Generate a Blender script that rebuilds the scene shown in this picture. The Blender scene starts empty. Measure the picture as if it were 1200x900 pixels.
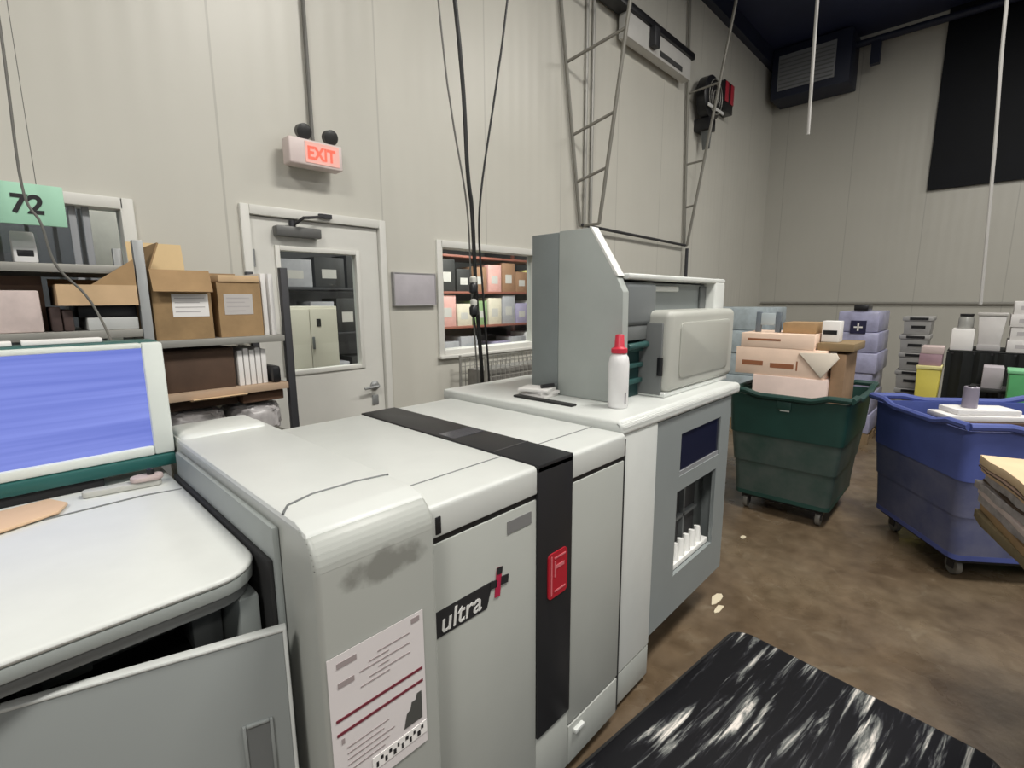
import bpy, bmesh, math, random
from mathutils import Vector, Matrix
random.seed(4)
S = bpy.context.scene
COL = S.collection
PI = math.pi
ORG = {}            # base point of every thing's Empty, so parts can be given in room coordinates

# ------------------------------------------------------------------ materials
MATS = {}
def nd(t, kind, **kw):
    n = t.nodes.new(kind)
    for k, v in kw.items():
        if k in n.inputs: n.inputs[k].default_value = v
        else: setattr(n, k, v)
    return n
def base(name):
    m = bpy.data.materials.new(name); m.use_nodes = True
    t = m.node_tree; t.nodes.clear()
    out = t.nodes.new('ShaderNodeOutputMaterial')
    b = t.nodes.new('ShaderNodeBsdfPrincipled')
    t.links.new(b.outputs[0], out.inputs[0])
    return m, t, b, out
def rgb(c): return (c[0], c[1], c[2], 1.0)
def mat(name, c, rough=0.5, metal=0.0, var=0.08, scale=6.0, bump=0.0, bscale=60.0, spec=0.5, c2=None, emit=0.0):
    if name in MATS: return MATS[name]
    m, t, b, out = base(name)
    tc = nd(t, 'ShaderNodeTexCoord')
    n = nd(t, 'ShaderNodeTexNoise', Scale=scale, Detail=5.0, Roughness=0.6)
    t.links.new(tc.outputs['Object'], n.inputs['Vector'])
    r = nd(t, 'ShaderNodeValToRGB')
    lo = c2 if c2 else tuple(max(0, x * (1 - var)) for x in c)
    r.color_ramp.elements[0].position = 0.3; r.color_ramp.elements[0].color = rgb(lo)
    r.color_ramp.elements[1].position = 0.68; r.color_ramp.elements[1].color = rgb(c)
    t.links.new(n.outputs[0], r.inputs[0]); t.links.new(r.outputs[0], b.inputs['Base Color'])
    b.inputs['Roughness'].default_value = rough; b.inputs['Metallic'].default_value = metal
    b.inputs['Specular IOR Level'].default_value = spec
    if emit:
        t.links.new(r.outputs[0], b.inputs['Emission Color']); b.inputs['Emission Strength'].default_value = emit
    if bump:
        n2 = nd(t, 'ShaderNodeTexNoise', Scale=bscale, Detail=3.0)
        t.links.new(tc.outputs['Object'], n2.inputs['Vector'])
        bp = nd(t, 'ShaderNodeBump', Strength=bump, Distance=0.01)
        t.links.new(n2.outputs[0], bp.inputs['Height']); t.links.new(bp.outputs[0], b.inputs['Normal'])
    MATS[name] = m
    return m

def mat_wall(name, c, axis, pitch, offset):
    """insulated metal wall panel: soft mottling, faint vertical ribs and a darker joint every <pitch> metres"""
    m, t, b, out = base(name)
    tc = nd(t, 'ShaderNodeTexCoord'); sep = nd(t, 'ShaderNodeSeparateXYZ')
    t.links.new(tc.outputs['Object'], sep.inputs[0])
    def mth(op, a, v=None):
        n = nd(t, 'ShaderNodeMath', operation=op)
        t.links.new(a, n.inputs[0])
        if v is not None: n.inputs[1].default_value = v
        return n.outputs[0]
    u = mth('SUBTRACT', sep.outputs['XYZ'.index(axis)], offset)
    f = mth('FRACT', mth('DIVIDE', u, pitch))
    d = mth('ABSOLUTE', mth('SUBTRACT', f, 0.5))
    joint = mth('GREATER_THAN', d, 0.5 - 0.006 / pitch)
    rib = mth('SINE', mth('MULTIPLY', u, 2 * PI / (pitch / 8)))
    n = nd(t, 'ShaderNodeTexNoise', Scale=1.3, Detail=4.0)
    t.links.new(tc.outputs['Object'], n.inputs['Vector'])
    r = nd(t, 'ShaderNodeValToRGB')
    r.color_ramp.elements[0].position = .3; r.color_ramp.elements[0].color = rgb([x * .95 for x in c])
    r.color_ramp.elements[1].position = .7; r.color_ramp.elements[1].color = rgb(c)
    t.links.new(n.outputs[0], r.inputs[0])
    mx = nd(t, 'ShaderNodeMix', data_type='RGBA')
    t.links.new(joint, mx.inputs[0]); t.links.new(r.outputs[0], mx.inputs[6])
    mx.inputs[7].default_value = rgb([x * .80 for x in c])
    t.links.new(mx.outputs[2], b.inputs['Base Color'])
    bp = nd(t, 'ShaderNodeBump', Strength=.05, Distance=.01)
    t.links.new(rib, bp.inputs['Height']); t.links.new(bp.outputs[0], b.inputs['Normal'])
    b.inputs['Roughness'].default_value = .38
    return m

def mat_floor():
    m, t, b, out = base('stained_concrete')
    tc = nd(t, 'ShaderNodeTexCoord')
    def noise(sc, det, dist=0):
        n = nd(t, 'ShaderNodeTexNoise', Scale=sc, Detail=det, Distortion=dist)
        t.links.new(tc.outputs['Object'], n.inputs['Vector']); return n.outputs[0]
    def ramp(src, pts):
        r = nd(t, 'ShaderNodeValToRGB'); e = r.color_ramp.elements
        e[0].position, e[0].color = pts[0][0], rgb(pts[0][1]); e[1].position, e[1].color = pts[-1][0], rgb(pts[-1][1])
        for p, c in pts[1:-1]:
            x = e.new(p); x.color = rgb(c)
        t.links.new(src, r.inputs[0]); return r.outputs[0]
    def mix(a, bb, fac=None, f=.5, mode='MIX'):
        x = nd(t, 'ShaderNodeMix', data_type='RGBA', blend_type=mode)
        if fac is not None: t.links.new(fac, x.inputs[0])
        else: x.inputs[0].default_value = f
        t.links.new(a, x.inputs[6]); t.links.new(bb, x.inputs[7]); return x.outputs[2]
    big = ramp(noise(1.1, 6, .6), [(.3, (.10, .066, .038)), (.5, (.17, .122, .076)), (.72, (.23, .18, .12))])
    fine = ramp(noise(9, 8, .3), [(.3, (.45, .42, .38)), (.7, (1, 1, 1))])
    c1 = mix(big, fine, f=.7, mode='MULTIPLY')
    scuff = ramp(noise(5.5, 9, 1.6), [(.60, (0, 0, 0)), (.80, (.35, .35, .35))])
    pale = nd(t, 'ShaderNodeRGB'); pale.outputs[0].default_value = (.34, .29, .21, 1)
    c2 = mix(c1, pale.outputs[0], fac=scuff)
    t.links.new(c2, b.inputs['Base Color'])
    rr = ramp(noise(2.5, 6, .4), [(.35, (.22,) * 3), (.7, (.5,) * 3)])
    t.links.new(rr, b.inputs['Roughness'])
    bp = nd(t, 'ShaderNodeBump', Strength=.15, Distance=.01)
    t.links.new(noise(30, 6), bp.inputs['Height']); t.links.new(bp.outputs[0], b.inputs['Normal'])
    return m

def mat_marble():
    """black vinyl with long white marbling"""
    m, t, b, out = base('marbled_black_vinyl')
    tc = nd(t, 'ShaderNodeTexCoord')
    mp = nd(t, 'ShaderNodeMapping'); mp.inputs['Scale'].default_value = (1.9, 22, 1); mp.inputs['Rotation'].default_value = (0, 0, .10)
    t.links.new(tc.outputs['Object'], mp.inputs[0])
    n = nd(t, 'ShaderNodeTexNoise', Scale=1.0, Detail=7.0, Roughness=.62, Distortion=.5)
    t.links.new(mp.outputs[0], n.inputs['Vector'])
    r = nd(t, 'ShaderNodeValToRGB'); e = r.color_ramp.elements
    e[0].position, e[0].color = .50, (.005, .005, .007, 1); e[1].position, e[1].color = .66, (.88, .82, .76, 1)
    x = e.new(.54); x.color = (.022, .022, .027, 1)
    x = e.new(.59); x.color = (.20, .21, .20, 1)
    t.links.new(n.outputs[0], r.inputs[0]); t.links.new(r.outputs[0], b.inputs['Base Color'])
    b.inputs['Roughness'].default_value = .55; b.inputs['Specular IOR Level'].default_value = .3
    return m

def mat_glass(name='window_glass', tint=(.92, .95, .95), refl=1.0):
    m, t, b, out = base(name)
    t.nodes.remove(b)
    tr = nd(t, 'ShaderNodeBsdfTransparent', Color=rgb(tint)); gl = nd(t, 'ShaderNodeBsdfGlossy', Roughness=.02)
    lw = nd(t, 'ShaderNodeLayerWeight'); pw = nd(t, 'ShaderNodeMath', operation='POWER'); pw.inputs[1].default_value = 4.5
    ma = nd(t, 'ShaderNodeMath', operation='MULTIPLY_ADD'); ma.inputs[1].default_value = .6; ma.inputs[2].default_value = .035
    t.links.new(lw.outputs['Facing'], pw.inputs[0]); t.links.new(pw.outputs[0], ma.inputs[0])
    mx = nd(t, 'ShaderNodeMixShader')
    t.links.new(ma.outputs[0], mx.inputs[0]); t.links.new(tr.outputs[0], mx.inputs[1]); t.links.new(gl.outputs[0], mx.inputs[2])
    t.links.new(mx.outputs[0], out.inputs[0])
    return m

def mat_screen():
    m, t, b, out = base('lit_blue_screen')
    tc = nd(t, 'ShaderNodeTexCoord'); sep = nd(t, 'ShaderNodeSeparateXYZ')
    t.links.new(tc.outputs['Object'], sep.inputs[0])
    mp = nd(t, 'ShaderNodeMapping'); mp.inputs['Scale'].default_value = (1.0, 1, 48)
    t.links.new(tc.outputs['Object'], mp.inputs[0])
    n = nd(t, 'ShaderNodeTexNoise', Scale=1.0, Detail=2.0); t.links.new(mp.outputs[0], n.inputs['Vector'])
    r = nd(t, 'ShaderNodeValToRGB'); e = r.color_ramp.elements
    e[0].position, e[0].color = .3, (.15, .20, .64, 1); e[1].position, e[1].color = .7, (.24, .30, .80, 1)
    t.links.new(n.outputs[0], r.inputs[0])
    b.inputs['Base Color'].default_value = (.02, .02, .04, 1); b.inputs['Roughness'].default_value = .25
    t.links.new(r.outputs[0], b.inputs['Emission Color']); b.inputs['Emission Strength'].default_value = .78
    return m

def mat_patch(name, c, dark, x0, x1, z0, z1):
    """painted panel with a darker patch with a noisy edge (room coordinates)"""
    m, t, b, out = base(name)
    g = nd(t, 'ShaderNodeTexCoord')
    mp = nd(t, 'ShaderNodeMapping', vector_type='POINT')
    cx, cz, sx, sz = (x0 + x1) / 2, (z0 + z1) / 2, (x1 - x0) / 2, (z1 - z0) / 2
    mp.inputs['Scale'].default_value = (1 / sx, 0, 1 / sz); mp.inputs['Location'].default_value = (-cx / sx, 0, -cz / sz)
    t.links.new(g.outputs['Object'], mp.inputs[0])
    ln = nd(t, 'ShaderNodeVectorMath', operation='LENGTH'); t.links.new(mp.outputs[0], ln.inputs[0])
    n = nd(t, 'ShaderNodeTexNoise', Scale=26.0, Detail=6.0); t.links.new(g.outputs['Object'], n.inputs['Vector'])
    a = nd(t, 'ShaderNodeMath', operation='MULTIPLY_ADD'); t.links.new(n.outputs[0], a.inputs[0]); a.inputs[1].default_value = 1.3
    t.links.new(ln.outputs['Value'], a.inputs[2])
    r = nd(t, 'ShaderNodeValToRGB'); e = r.color_ramp.elements
    e[0].position, e[0].color = .75, rgb(dark); e[1].position, e[1].color = 1.0, rgb(c)
    h = nd(t, 'ShaderNodeMath', operation='MULTIPLY'); t.links.new(a.outputs[0], h.inputs[0]); h.inputs[1].default_value = .6
    t.links.new(h.outputs[0], r.inputs[0]); t.links.new(r.outputs[0], b.inputs['Base Color'])
    b.inputs['Roughness'].default_value = .4
    return m

# ------------------------------------------------------------------ mesh building
class MB:
    def __init__(s): s.bm = bmesh.new()
    def _merge(s, b, M=None):
        if M is not None: b.transform(M)
        me = bpy.data.meshes.new('tmp'); b.to_mesh(me); b.free()
        s.bm.from_mesh(me); bpy.data.meshes.remove(me); return s
    def box(s, x0, x1, y0, y1, z0, z1, bev=0.0, seg=2, M=None):
        b = bmesh.new(); bmesh.ops.create_cube(b, size=1)
        for v in b.verts:
            v.co = Vector(((x0 + x1) / 2 + v.co.x * (x1 - x0), (y0 + y1) / 2 + v.co.y * (y1 - y0), (z0 + z1) / 2 + v.co.z * (z1 - z0)))
        if bev: bmesh.ops.bevel(b, geom=b.edges[:], offset=bev, segments=seg, profile=.5, affect='EDGES')
        return s._merge(b, M)
    def prism(s, poly, axis, a0, a1, bev=0.0, seg=2, M=None):
        """poly in the two remaining axes (in xyz order), extruded from a0 to a1 along axis"""
        b = bmesh.new()
        def mk(u, v, a):
            return {'x': (a, u, v), 'y': (u, a, v), 'z': (u, v, a)}[axis]
        A = [b.verts.new(mk(u, v, a0)) for u, v in poly]; B = [b.verts.new(mk(u, v, a1)) for u, v in poly]
        n = len(poly)
        b.faces.new(A); b.faces.new(B[::-1])
        for i in range(n): b.faces.new((A[i], B[i], B[(i + 1) % n], A[(i + 1) % n]))
        bmesh.ops.recalc_face_normals(b, faces=b.faces[:])
        if bev: bmesh.ops.bevel(b, geom=b.edges[:], offset=bev, segments=seg, profile=.5, affect='EDGES')
        return s._merge(b, M)
    def frustum(s, lo, hi, z0, z1, bev=0.0, M=None):
        """lo/hi = (x0,x1,y0,y1) at z0/z1"""
        b = bmesh.new()
        q = lambda r, z: [b.verts.new(p) for p in ((r[0], r[2], z), (r[1], r[2], z), (r[1], r[3], z), (r[0], r[3], z))]
        A, B = q(lo, z0), q(hi, z1)
        b.faces.new(A[::-1]); b.faces.new(B)
        for i in range(4): b.faces.new((A[i], A[(i + 1) % 4], B[(i + 1) % 4], B[i]))
        if bev: bmesh.ops.bevel(b, geom=b.edges[:], offset=bev, segments=2, profile=.5, affect='EDGES')
        return s._merge(b, M)
    def tube(s, pts, r, seg=10, M=None):
        b = bmesh.new(); P = [Vector(p) for p in pts]; rings = []
        up = Vector((.12, .37, .92)).normalized()
        for i, p in enumerate(P):
            d = (P[min(i + 1, len(P) - 1)] - P[max(i - 1, 0)]).normalized()
            a = d.cross(up)
            if a.length < 1e-3: a = d.cross(Vector((1, 0, 0)))
            a.normalize(); c = d.cross(a).normalized()
            rr = r[i] if isinstance(r, (list, tuple)) else r
            rings.append([b.verts.new(p + (a * math.cos(2 * PI * k / seg) + c * math.sin(2 * PI * k / seg)) * rr) for k in range(seg)])
        for i in range(len(rings) - 1):
            for k in range(seg): b.faces.new((rings[i][k], rings[i][(k + 1) % seg], rings[i + 1][(k + 1) % seg], rings[i + 1][k]))
        b.faces.new(rings[0][::-1]); b.faces.new(rings[-1])
        bmesh.ops.recalc_face_normals(b, faces=b.faces[:])
        return s._merge(b, M)
    def lathe(s, prof, c, seg=24, M=None):
        b = bmesh.new(); rings = []
        for r, z in prof:
            rings.append([b.verts.new((c[0] + r * math.cos(2 * PI * k / seg), c[1] + r * math.sin(2 * PI * k / seg), c[2] + z)) for k in range(seg)])
        for i in range(len(rings) - 1):
            for k in range(seg): b.faces.new((rings[i][k], rings[i][(k + 1) % seg], rings[i + 1][(k + 1) % seg], rings[i + 1][k]))
        b.faces.new(rings[0][::-1]); b.faces.new(rings[-1])
        bmesh.ops.recalc_face_normals(b, faces=b.faces[:])
        return s._merge(b, M)
    def build(s, name, m, parent=None, sharp=38):
        me = bpy.data.meshes.new(name)
        if parent is not None:
            r = parent
            while r.parent: r = r.parent
            if r.name in ORG: s.bm.transform(Matrix.Translation(-ORG[r.name]))
        s.bm.to_mesh(me); s.bm.free()
        me.polygons.foreach_set('use_smooth', [True] * len(me.polygons)); me.set_sharp_from_angle(angle=math.radians(sharp))
        me.materials.append(m)
        o = bpy.data.objects.new(name, me); COL.objects.link(o)
        if parent is not None: o.parent = parent
        return o

def bx(name, m, parent, *a, bev=0.004, **k): return MB().box(*a, bev=bev, **k).build(name, m, parent)
def tag(o, label, cat, group=None, kind=None):
    o['label'] = label; o['category'] = cat
    if group: o['group'] = group
    if kind: o['kind'] = kind
    return o
def thing(name, label, cat, loc, group=None, kind=None):
    o = bpy.data.objects.new(name, None); COL.objects.link(o); o.empty_display_size = .1
    o.location = loc; ORG[o.name] = Vector(loc)
    return tag(o, label, cat, group, kind)
def copy_tree(o, parent=None):
    c = o.copy(); COL.objects.link(c)
    if parent is not None: c.parent = parent
    for ch in list(o.children): copy_tree(ch, c)
    return c
def text(name, body, size, loc, m, parent, depth=.0008, rot=(PI / 2, 0, 0), sx=1.0, shear=0.0, bold=0.0, align='LEFT'):
    cu = bpy.data.curves.new('tmp', 'FONT'); cu.body = body; cu.size = size; cu.extrude = depth; cu.shear = shear; cu.offset = bold; cu.align_x = align
    to = bpy.data.objects.new('tmp', cu); COL.objects.link(to)
    bpy.context.view_layer.update()
    me = bpy.data.meshes.new_from_object(to.evaluated_get(bpy.context.evaluated_depsgraph_get()))
    bpy.data.objects.remove(to); bpy.data.curves.remove(cu)
    from mathutils import Euler
    me.transform(Matrix.Translation(loc) @ Euler(rot).to_matrix().to_4x4() @ Matrix.Diagonal((sx, 1, 1, 1)))
    r = parent
    while r.parent: r = r.parent
    if r.name in ORG: me.transform(Matrix.Translation(-ORG[r.name]))
    me.materials.clear(); me.materials.append(m); me.name = name
    o = bpy.data.objects.new(name, me); COL.objects.link(o); o.parent = parent
    return o
def rrect(x0, x1, y0, y1, r, corners='all', n=6):
    """rounded rectangle outline; corners: tuple of radii (x0y0, x1y0, x1y1, x0y1)"""
    R = (r,) * 4 if corners == 'all' else corners
    pts = []
    for (cx, cy, a0, rr) in ((x0, y0, PI, R[0]), (x1, y0, 1.5 * PI, R[1]), (x1, y1, 0, R[2]), (x0, y1, .5 * PI, R[3])):
        if rr <= 0: pts.append((cx, cy)); continue
        ox = cx + (rr if cx == x0 else -rr); oy = cy + (rr if cy == y0 else -rr)
        for k in range(n + 1):
            a = a0 + (PI / 2) * k / n; pts.append((ox + rr * math.cos(a), oy + rr * math.sin(a)))
    return pts
def front_round(y0, y1, z0, z1, r, n=8):
    """YZ outline whose upper front edge is rounded"""
    pts = [(y1, z0), (y0, z0)]
    for k in range(n + 1):
        a = PI - (PI / 2) * k / n
        pts.append((y0 + r + r * math.cos(a), z1 - r + r * math.sin(a)))
    pts.append((y1, z1)); return pts

# palette
M_white = mat('machine_white_enamel', (.68, .70, .675), .36, var=.05, scale=9)
M_front = mat('machine_white_shaded_enamel', (.415, .43, .402), .42, var=.05, scale=5)  # white enamel darkened, shade of the fronts put into its colour
M_grey = mat('machine_mid_grey_enamel', (.30, .325, .315), .45, var=.05)
M_dgrey = mat('machine_dark_grey_plastic', (.155, .165, .165), .5)
M_doorgrey = mat('door_panel_grey', (.27, .29, .285), .5, var=.04, scale=3)
M_panel = mat('stacker_panel_grey', (.26, .285, .285), .45, var=.05)
M_black = mat('black_plastic', (.012, .012, .014), .35)
M_soft = mat('black_rubber', (.02, .02, .02), .7)
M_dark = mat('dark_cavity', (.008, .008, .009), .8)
M_red = mat('badge_red', (.42, .012, .025), .4)
M_capred = mat('red_cap_plastic', (.62, .03, .06), .4)
M_teal = mat('teal_plastic', (.016, .10, .092), .4)
M_paper = mat('white_paper', (.82, .80, .78), .8, var=.03)
M_pinkp = mat('pinkish_paper', (.72, .60, .57), .8, var=.18, scale=14)
M_card = mat('brown_cardboard', (.42, .27, .135), .85, var=.22, scale=7)
M_cardl = mat('pale_cardboard', (.66, .46, .27), .85, var=.15, scale=8)
M_cardd = mat('dark_cardboard', (.10, .06, .04), .85, var=.3)
M_steel = mat('grey_steel', (.36, .37, .37), .4, .5)
M_darksteel = mat('dark_steel', (.05, .05, .055), .45, .3)
M_galv = mat('galvanised_steel', (.36, .35, .32), .45, .4)
M_frame = mat('white_door_paint', (.74, .73, .68), .4, var=.04)
M_cable = mat('grey_cable', (.16, .155, .14), .5)
M_bcable = mat('black_cable', (.012, .012, .012), .5)
M_pale = mat('pale_grey_cord', (.45, .44, .42), .6)
M_navy = mat('navy_painted_steel', (.013, .018, .042), .55, var=.3, scale=2)
M_ceil = mat('navy_ceiling_paint', (.020, .028, .078), .6, var=.35, scale=1.2)
M_blackwall = mat('black_wall_cladding', (.003, .004, .007), .6, var=.4, scale=1.5, spec=.2)
M_glass = mat_glass()
M_text = mat('black_ink', (.015, .015, .017), .6)
M_textw = mat('pale_lettering', (.7, .7, .68), .6)

# ------------------------------------------------------------------ the setting
W_Y = 3.136; B_X = 10.0; C_Z = 5.65
def struct(o, name_label, cat):
    return tag(o, name_label, cat, kind='structure')
struct(MB().box(-6, B_X + .2, -7, W_Y + 4.2, -.12, 0).build('floor', mat_floor()), 'stained brown concrete warehouse floor', 'floor')
struct(MB().box(-6, B_X + .2, -7, W_Y + .12, C_Z, C_Z + .12).build('ceiling', M_ceil), 'dark navy warehouse ceiling', 'ceiling')
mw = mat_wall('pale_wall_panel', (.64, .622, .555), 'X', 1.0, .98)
w = MB()
def wbox(x0, x1, z0, z1): w.box(x0, x1, W_Y, W_Y + .12, z0, z1)
WIN1 = (-.62, .515, 1.17, 2.06); DOOR = (1.075, 1.955, 2.115); WIN2 = (2.475, 3.62, 1.195, 2.02)
wbox(-6, WIN1[0], 0, C_Z); wbox(WIN1[0], WIN1[1], 0, WIN1[2]); wbox(WIN1[0], WIN1[1], WIN1[3], C_Z)
wbox(WIN1[1], DOOR[0], 0, C_Z); wbox(DOOR[0], DOOR[1], DOOR[2], C_Z); wbox(DOOR[1], WIN2[0], 0, C_Z)
wbox(WIN2[0], WIN2[1], 0, WIN2[2]); wbox(WIN2[0], WIN2[1], WIN2[3], C_Z); wbox(WIN2[1], B_X + .2, 0, C_Z)
struct(w.build('wall_left', mw), 'pale cream ribbed wall with the door and two windows', 'wall')
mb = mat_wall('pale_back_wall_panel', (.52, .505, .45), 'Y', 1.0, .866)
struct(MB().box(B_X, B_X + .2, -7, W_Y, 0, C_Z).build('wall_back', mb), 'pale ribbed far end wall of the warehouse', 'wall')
struct(MB().box(B_X - .06, B_X, -6.5, .86, 3.19, C_Z).build('trim_1', M_blackwall), 'large black cladding panel high on the far wall', 'wall panel')
struct(MB().tube([(B_X - .03, W_Y - .05, 1.52), (B_X - .03, -5, 1.50)], .022, 8).build('trim_2', mat('wall_rail', (.28, .27, .24), .5)), 'thin grey rail along the far wall', 'rail')
struct(MB().box(-6, B_X, W_Y - .10, W_Y, 5.42, C_Z).build('trim_3', M_navy), 'dark blue beam along the top of the cream wall', 'beam')
o = MB().tube([(9.75, 3.0, 5.45), (9.75, -6, 5.45)], .05, 10)
o.box(9.70, 9.80, 1.60, 1.72, 5.10, 5.42)
struct(o.build('trim_4', M_navy), 'dark blue pipe under the ceiling at the far wall', 'pipe')

def window(n, X0, X1, Z0, Z1, label, mull):
    t = thing('window_%d' % n, label, 'window', ((X0 + X1) / 2, W_Y, Z0), kind='structure')
    f = MB(); k = .042; y0, y1 = W_Y - .022, W_Y + .11
    f.box(X0 - k, X0 + .012, y0, y1, Z0 - k, Z1 + k, bev=.004); f.box(X1 - .012, X1 + k, y0, y1, Z0 - k, Z1 + k, bev=.004)
    f.box(X0, X1, y0, y1, Z1 - .012, Z1 + k, bev=.004); f.box(X0, X1, y0, y1, Z0 - k, Z0 + .012, bev=.004)
    f.build('window_frame', M_frame, t)
    bx('window_sill', M_frame, t, X0 - .05, X1 + .05, W_Y - .05, W_Y, Z0 - .055, Z0 - .03)
    MB().box(X0, X1, W_Y + .05, W_Y + .058, Z0, Z1).build('pane', M_glass, t)
    for xm in mull:
        bx('mullion', mat('window_mullion', (.30, .31, .33), .5), t, xm - .014, xm + .014, W_Y + .03, W_Y + .048, Z0, Z1)
    return t
window(1, *WIN1, 'wide interior window behind the steel rack, white frame', (.325, .375))
window(2, *WIN2, 'interior window right of the door, white frame', ())

# door
d = thing('door_1', 'white steel door with a half window under the exit sign', 'door', (1.515, W_Y, 0), kind='structure')
f = MB(); y0, y1 = W_Y - .025, W_Y + .12
f.box(1.045, 1.095, y0, y1, 0, 2.15, bev=.005); f.box(1.935, 1.985, y0, y1, 0, 2.15, bev=.005); f.box(1.095, 1.935, y0, y1, 2.095, 2.15, bev=.005)
f.build('door_frame', M_frame, d)
lf = MB(); y0, y1 = W_Y + .005, W_Y + .05; wx0, wx1, wz0, wz1 = 1.255, 1.755, 1.165, 1.905
lf.box(1.10, wx0, y0, y1, .01, 2.09); lf.box(wx1, 1.93, y0, y1, .01, 2.09); lf.box(wx0, wx1, y0, y1, .01, wz0); lf.box(wx0, wx1, y0, y1, wz1, 2.09)
leaf = lf.build('door_leaf', M_frame, d)
b = MB(); k = .028
for (a0, a1, c0, c1) in ((wx0 - k, wx0, wz0 - k, wz1 + k), (wx1, wx1 + k, wz0 - k, wz1 + k), (wx0, wx1, wz1, wz1 + k), (wx0, wx1, wz0 - k, wz0)):
    b.box(a0, a1, W_Y - .008, W_Y + .006, c0, c1, bev=.003)
b.build('glazing_bead', M_frame, leaf)
MB().box(wx0, wx1, W_Y + .022, W_Y + .03, wz0, wz1).build('pane', M_glass, leaf)
h = MB(); h.lathe([(.033, 0), (.033, .012), (.016, .02), (.016, .05)], (0, 0, 0), 20, M=Matrix.Translation((1.85, W_Y + .005, 1.0)) @ Matrix.Rotation(PI / 2, 4, 'X'))
h.tube([(1.85, W_Y - .05, 1.0), (1.74, W_Y - .055, .995)], [.011, .009]); h.box(1.825, 1.875, W_Y - .004, W_Y + .006, .86, .93, bev=.004)
h.build('door_handle', M_steel, leaf)
for zz in (.3, 1.05, 1.85):
    MB().tube([(1.098, W_Y - .012, zz - .05), (1.098, W_Y - .012, zz + .05)], .011).build('hinge', M_steel, d)
c = MB(); c.box(1.225, 1.50, W_Y - .06, W_Y + .004, 1.985, 2.045, bev=.008)
c.build('door_closer', mat('closer_grey', (.14, .14, .135), .45, .3), leaf)
c = MB(); c.tube([(1.33, W_Y - .035, 2.05), (1.36, W_Y - .13, 2.09), (1.54, W_Y - .035, 2.125)], .009); c.lathe([(.02, 0), (.02, .04)], (1.33, W_Y - .035, 2.04), 14)
c.box(1.50, 1.58, W_Y - .05, W_Y - .02, 2.115, 2.14)
c.build('closer_arm', M_darksteel, d)

# wire cart standing behind the engine
t = thing('wire_cart', 'grey wire mesh cart against the wall under the right window', 'cart', (2.95, 2.85, 0))
for x in (2.56, 3.46):
    for y in (2.72, 3.02): MB().tube([(x, y, .0), (x, y, 1.165)], .012, 8).build('post', M_galv, t)
for nm, y in (('mesh_panel', 2.72), ('mesh_panel', 3.02)):
    g = MB()
    for i in range(18): g.tube([(2.56 + i * .0529, y, .15), (2.56 + i * .0529, y, 1.14)], .0035, 6)
    for k in range(17): g.tube([(2.56, y, .16 + k * .061), (3.46, y, .16 + k * .061)], .0035, 6)
    g.build(nm, M_galv, t)
bx('deck', M_galv, t, 2.56, 3.46, 2.72, 3.02, .14, .155)
tag(bx('grey_carton', mat('cart_load_grey', (.22, .21, .19), .8, var=.4, scale=9), None, 2.60, 3.40, 2.76, 2.98, .156, 1.06, bev=.008), 'grey carton inside the wire mesh cart', 'carton')

# the room behind the windows
BY = 6.9
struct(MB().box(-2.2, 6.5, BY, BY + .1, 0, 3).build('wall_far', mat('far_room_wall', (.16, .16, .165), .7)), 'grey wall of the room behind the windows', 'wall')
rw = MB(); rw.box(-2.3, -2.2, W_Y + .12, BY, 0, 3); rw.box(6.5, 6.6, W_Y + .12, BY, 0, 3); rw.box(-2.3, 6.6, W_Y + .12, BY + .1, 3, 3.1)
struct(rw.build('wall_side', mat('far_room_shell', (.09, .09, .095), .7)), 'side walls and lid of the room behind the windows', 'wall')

# ------------------------------------------------------------------ the printing line
def seam(parent, pts, r=.0022): return MB().tube(pts, r, 6).build('seam', M_dgrey, parent)

# module at the left: dark open front, door swung out
t = thing('feed_module', 'low grey and white feed module with open front door, under the blue screen', 'printer module', (-.35, 1.45, 0))
lid = MB().prism(rrect(-1.0, .308, .955, 1.92, .085, (.02, .085, .01, .01)), 'z', 1.086, 1.10, bev=.007, seg=3).build('lid', M_white, t)
MB().prism(rrect(-1.0, .306, .957, 1.92, .083, (.02, .083, .01, .01)), 'z', 1.062, 1.0862, bev=.003).build('lid_edge', M_grey, t)
MB().prism(rrect(-.99, .298, .967, 1.9, .08, (.02, .08, .01, .01)), 'z', 1.036, 1.0625, bev=.004, seg=2).build('lid_lip', M_dgrey, t)
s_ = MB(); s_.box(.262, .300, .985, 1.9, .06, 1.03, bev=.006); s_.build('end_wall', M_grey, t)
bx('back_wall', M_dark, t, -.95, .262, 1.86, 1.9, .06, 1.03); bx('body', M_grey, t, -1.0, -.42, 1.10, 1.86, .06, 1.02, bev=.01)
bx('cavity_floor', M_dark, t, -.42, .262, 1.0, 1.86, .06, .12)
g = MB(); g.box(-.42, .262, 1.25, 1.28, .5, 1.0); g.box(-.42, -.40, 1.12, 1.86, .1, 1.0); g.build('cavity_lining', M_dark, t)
g = MB(); g.box(.20, .255, 1.08, 1.16, .90, .985, bev=.006); g.tube([(-.05, 1.16, .93), (.18, 1.14, .95)], .014); g.box(-.02, .05, 1.12, 1.2, .93, .965, bev=.004)
g.build('paper_latch', M_dgrey, t)
ang = -math.radians(18.1); hx, hy = -.36, 1.108
MD = Matrix.Translation((hx, hy, 0)) @ Matrix.Rotation(ang, 4, 'Z'); L = .70
dd = MB().box(0, L, -.012, .006, .07, .997, bev=.005, M=MD).build('door', M_doorgrey, t)
e = MB(); e.box(0, L + .004, -.014, .006, .996, 1.003, bev=.003, M=MD); e.box(L - .001, L + .006, -.014, .006, .10, 1.003, bev=.003, M=MD); e.build('door_trim', mat('door_edge_grey', (.60, .62, .60), .4), dd)
e = MB()
hx0, hx1, hz0, hz1 = L - .075, L - .036, .715, .825
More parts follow.
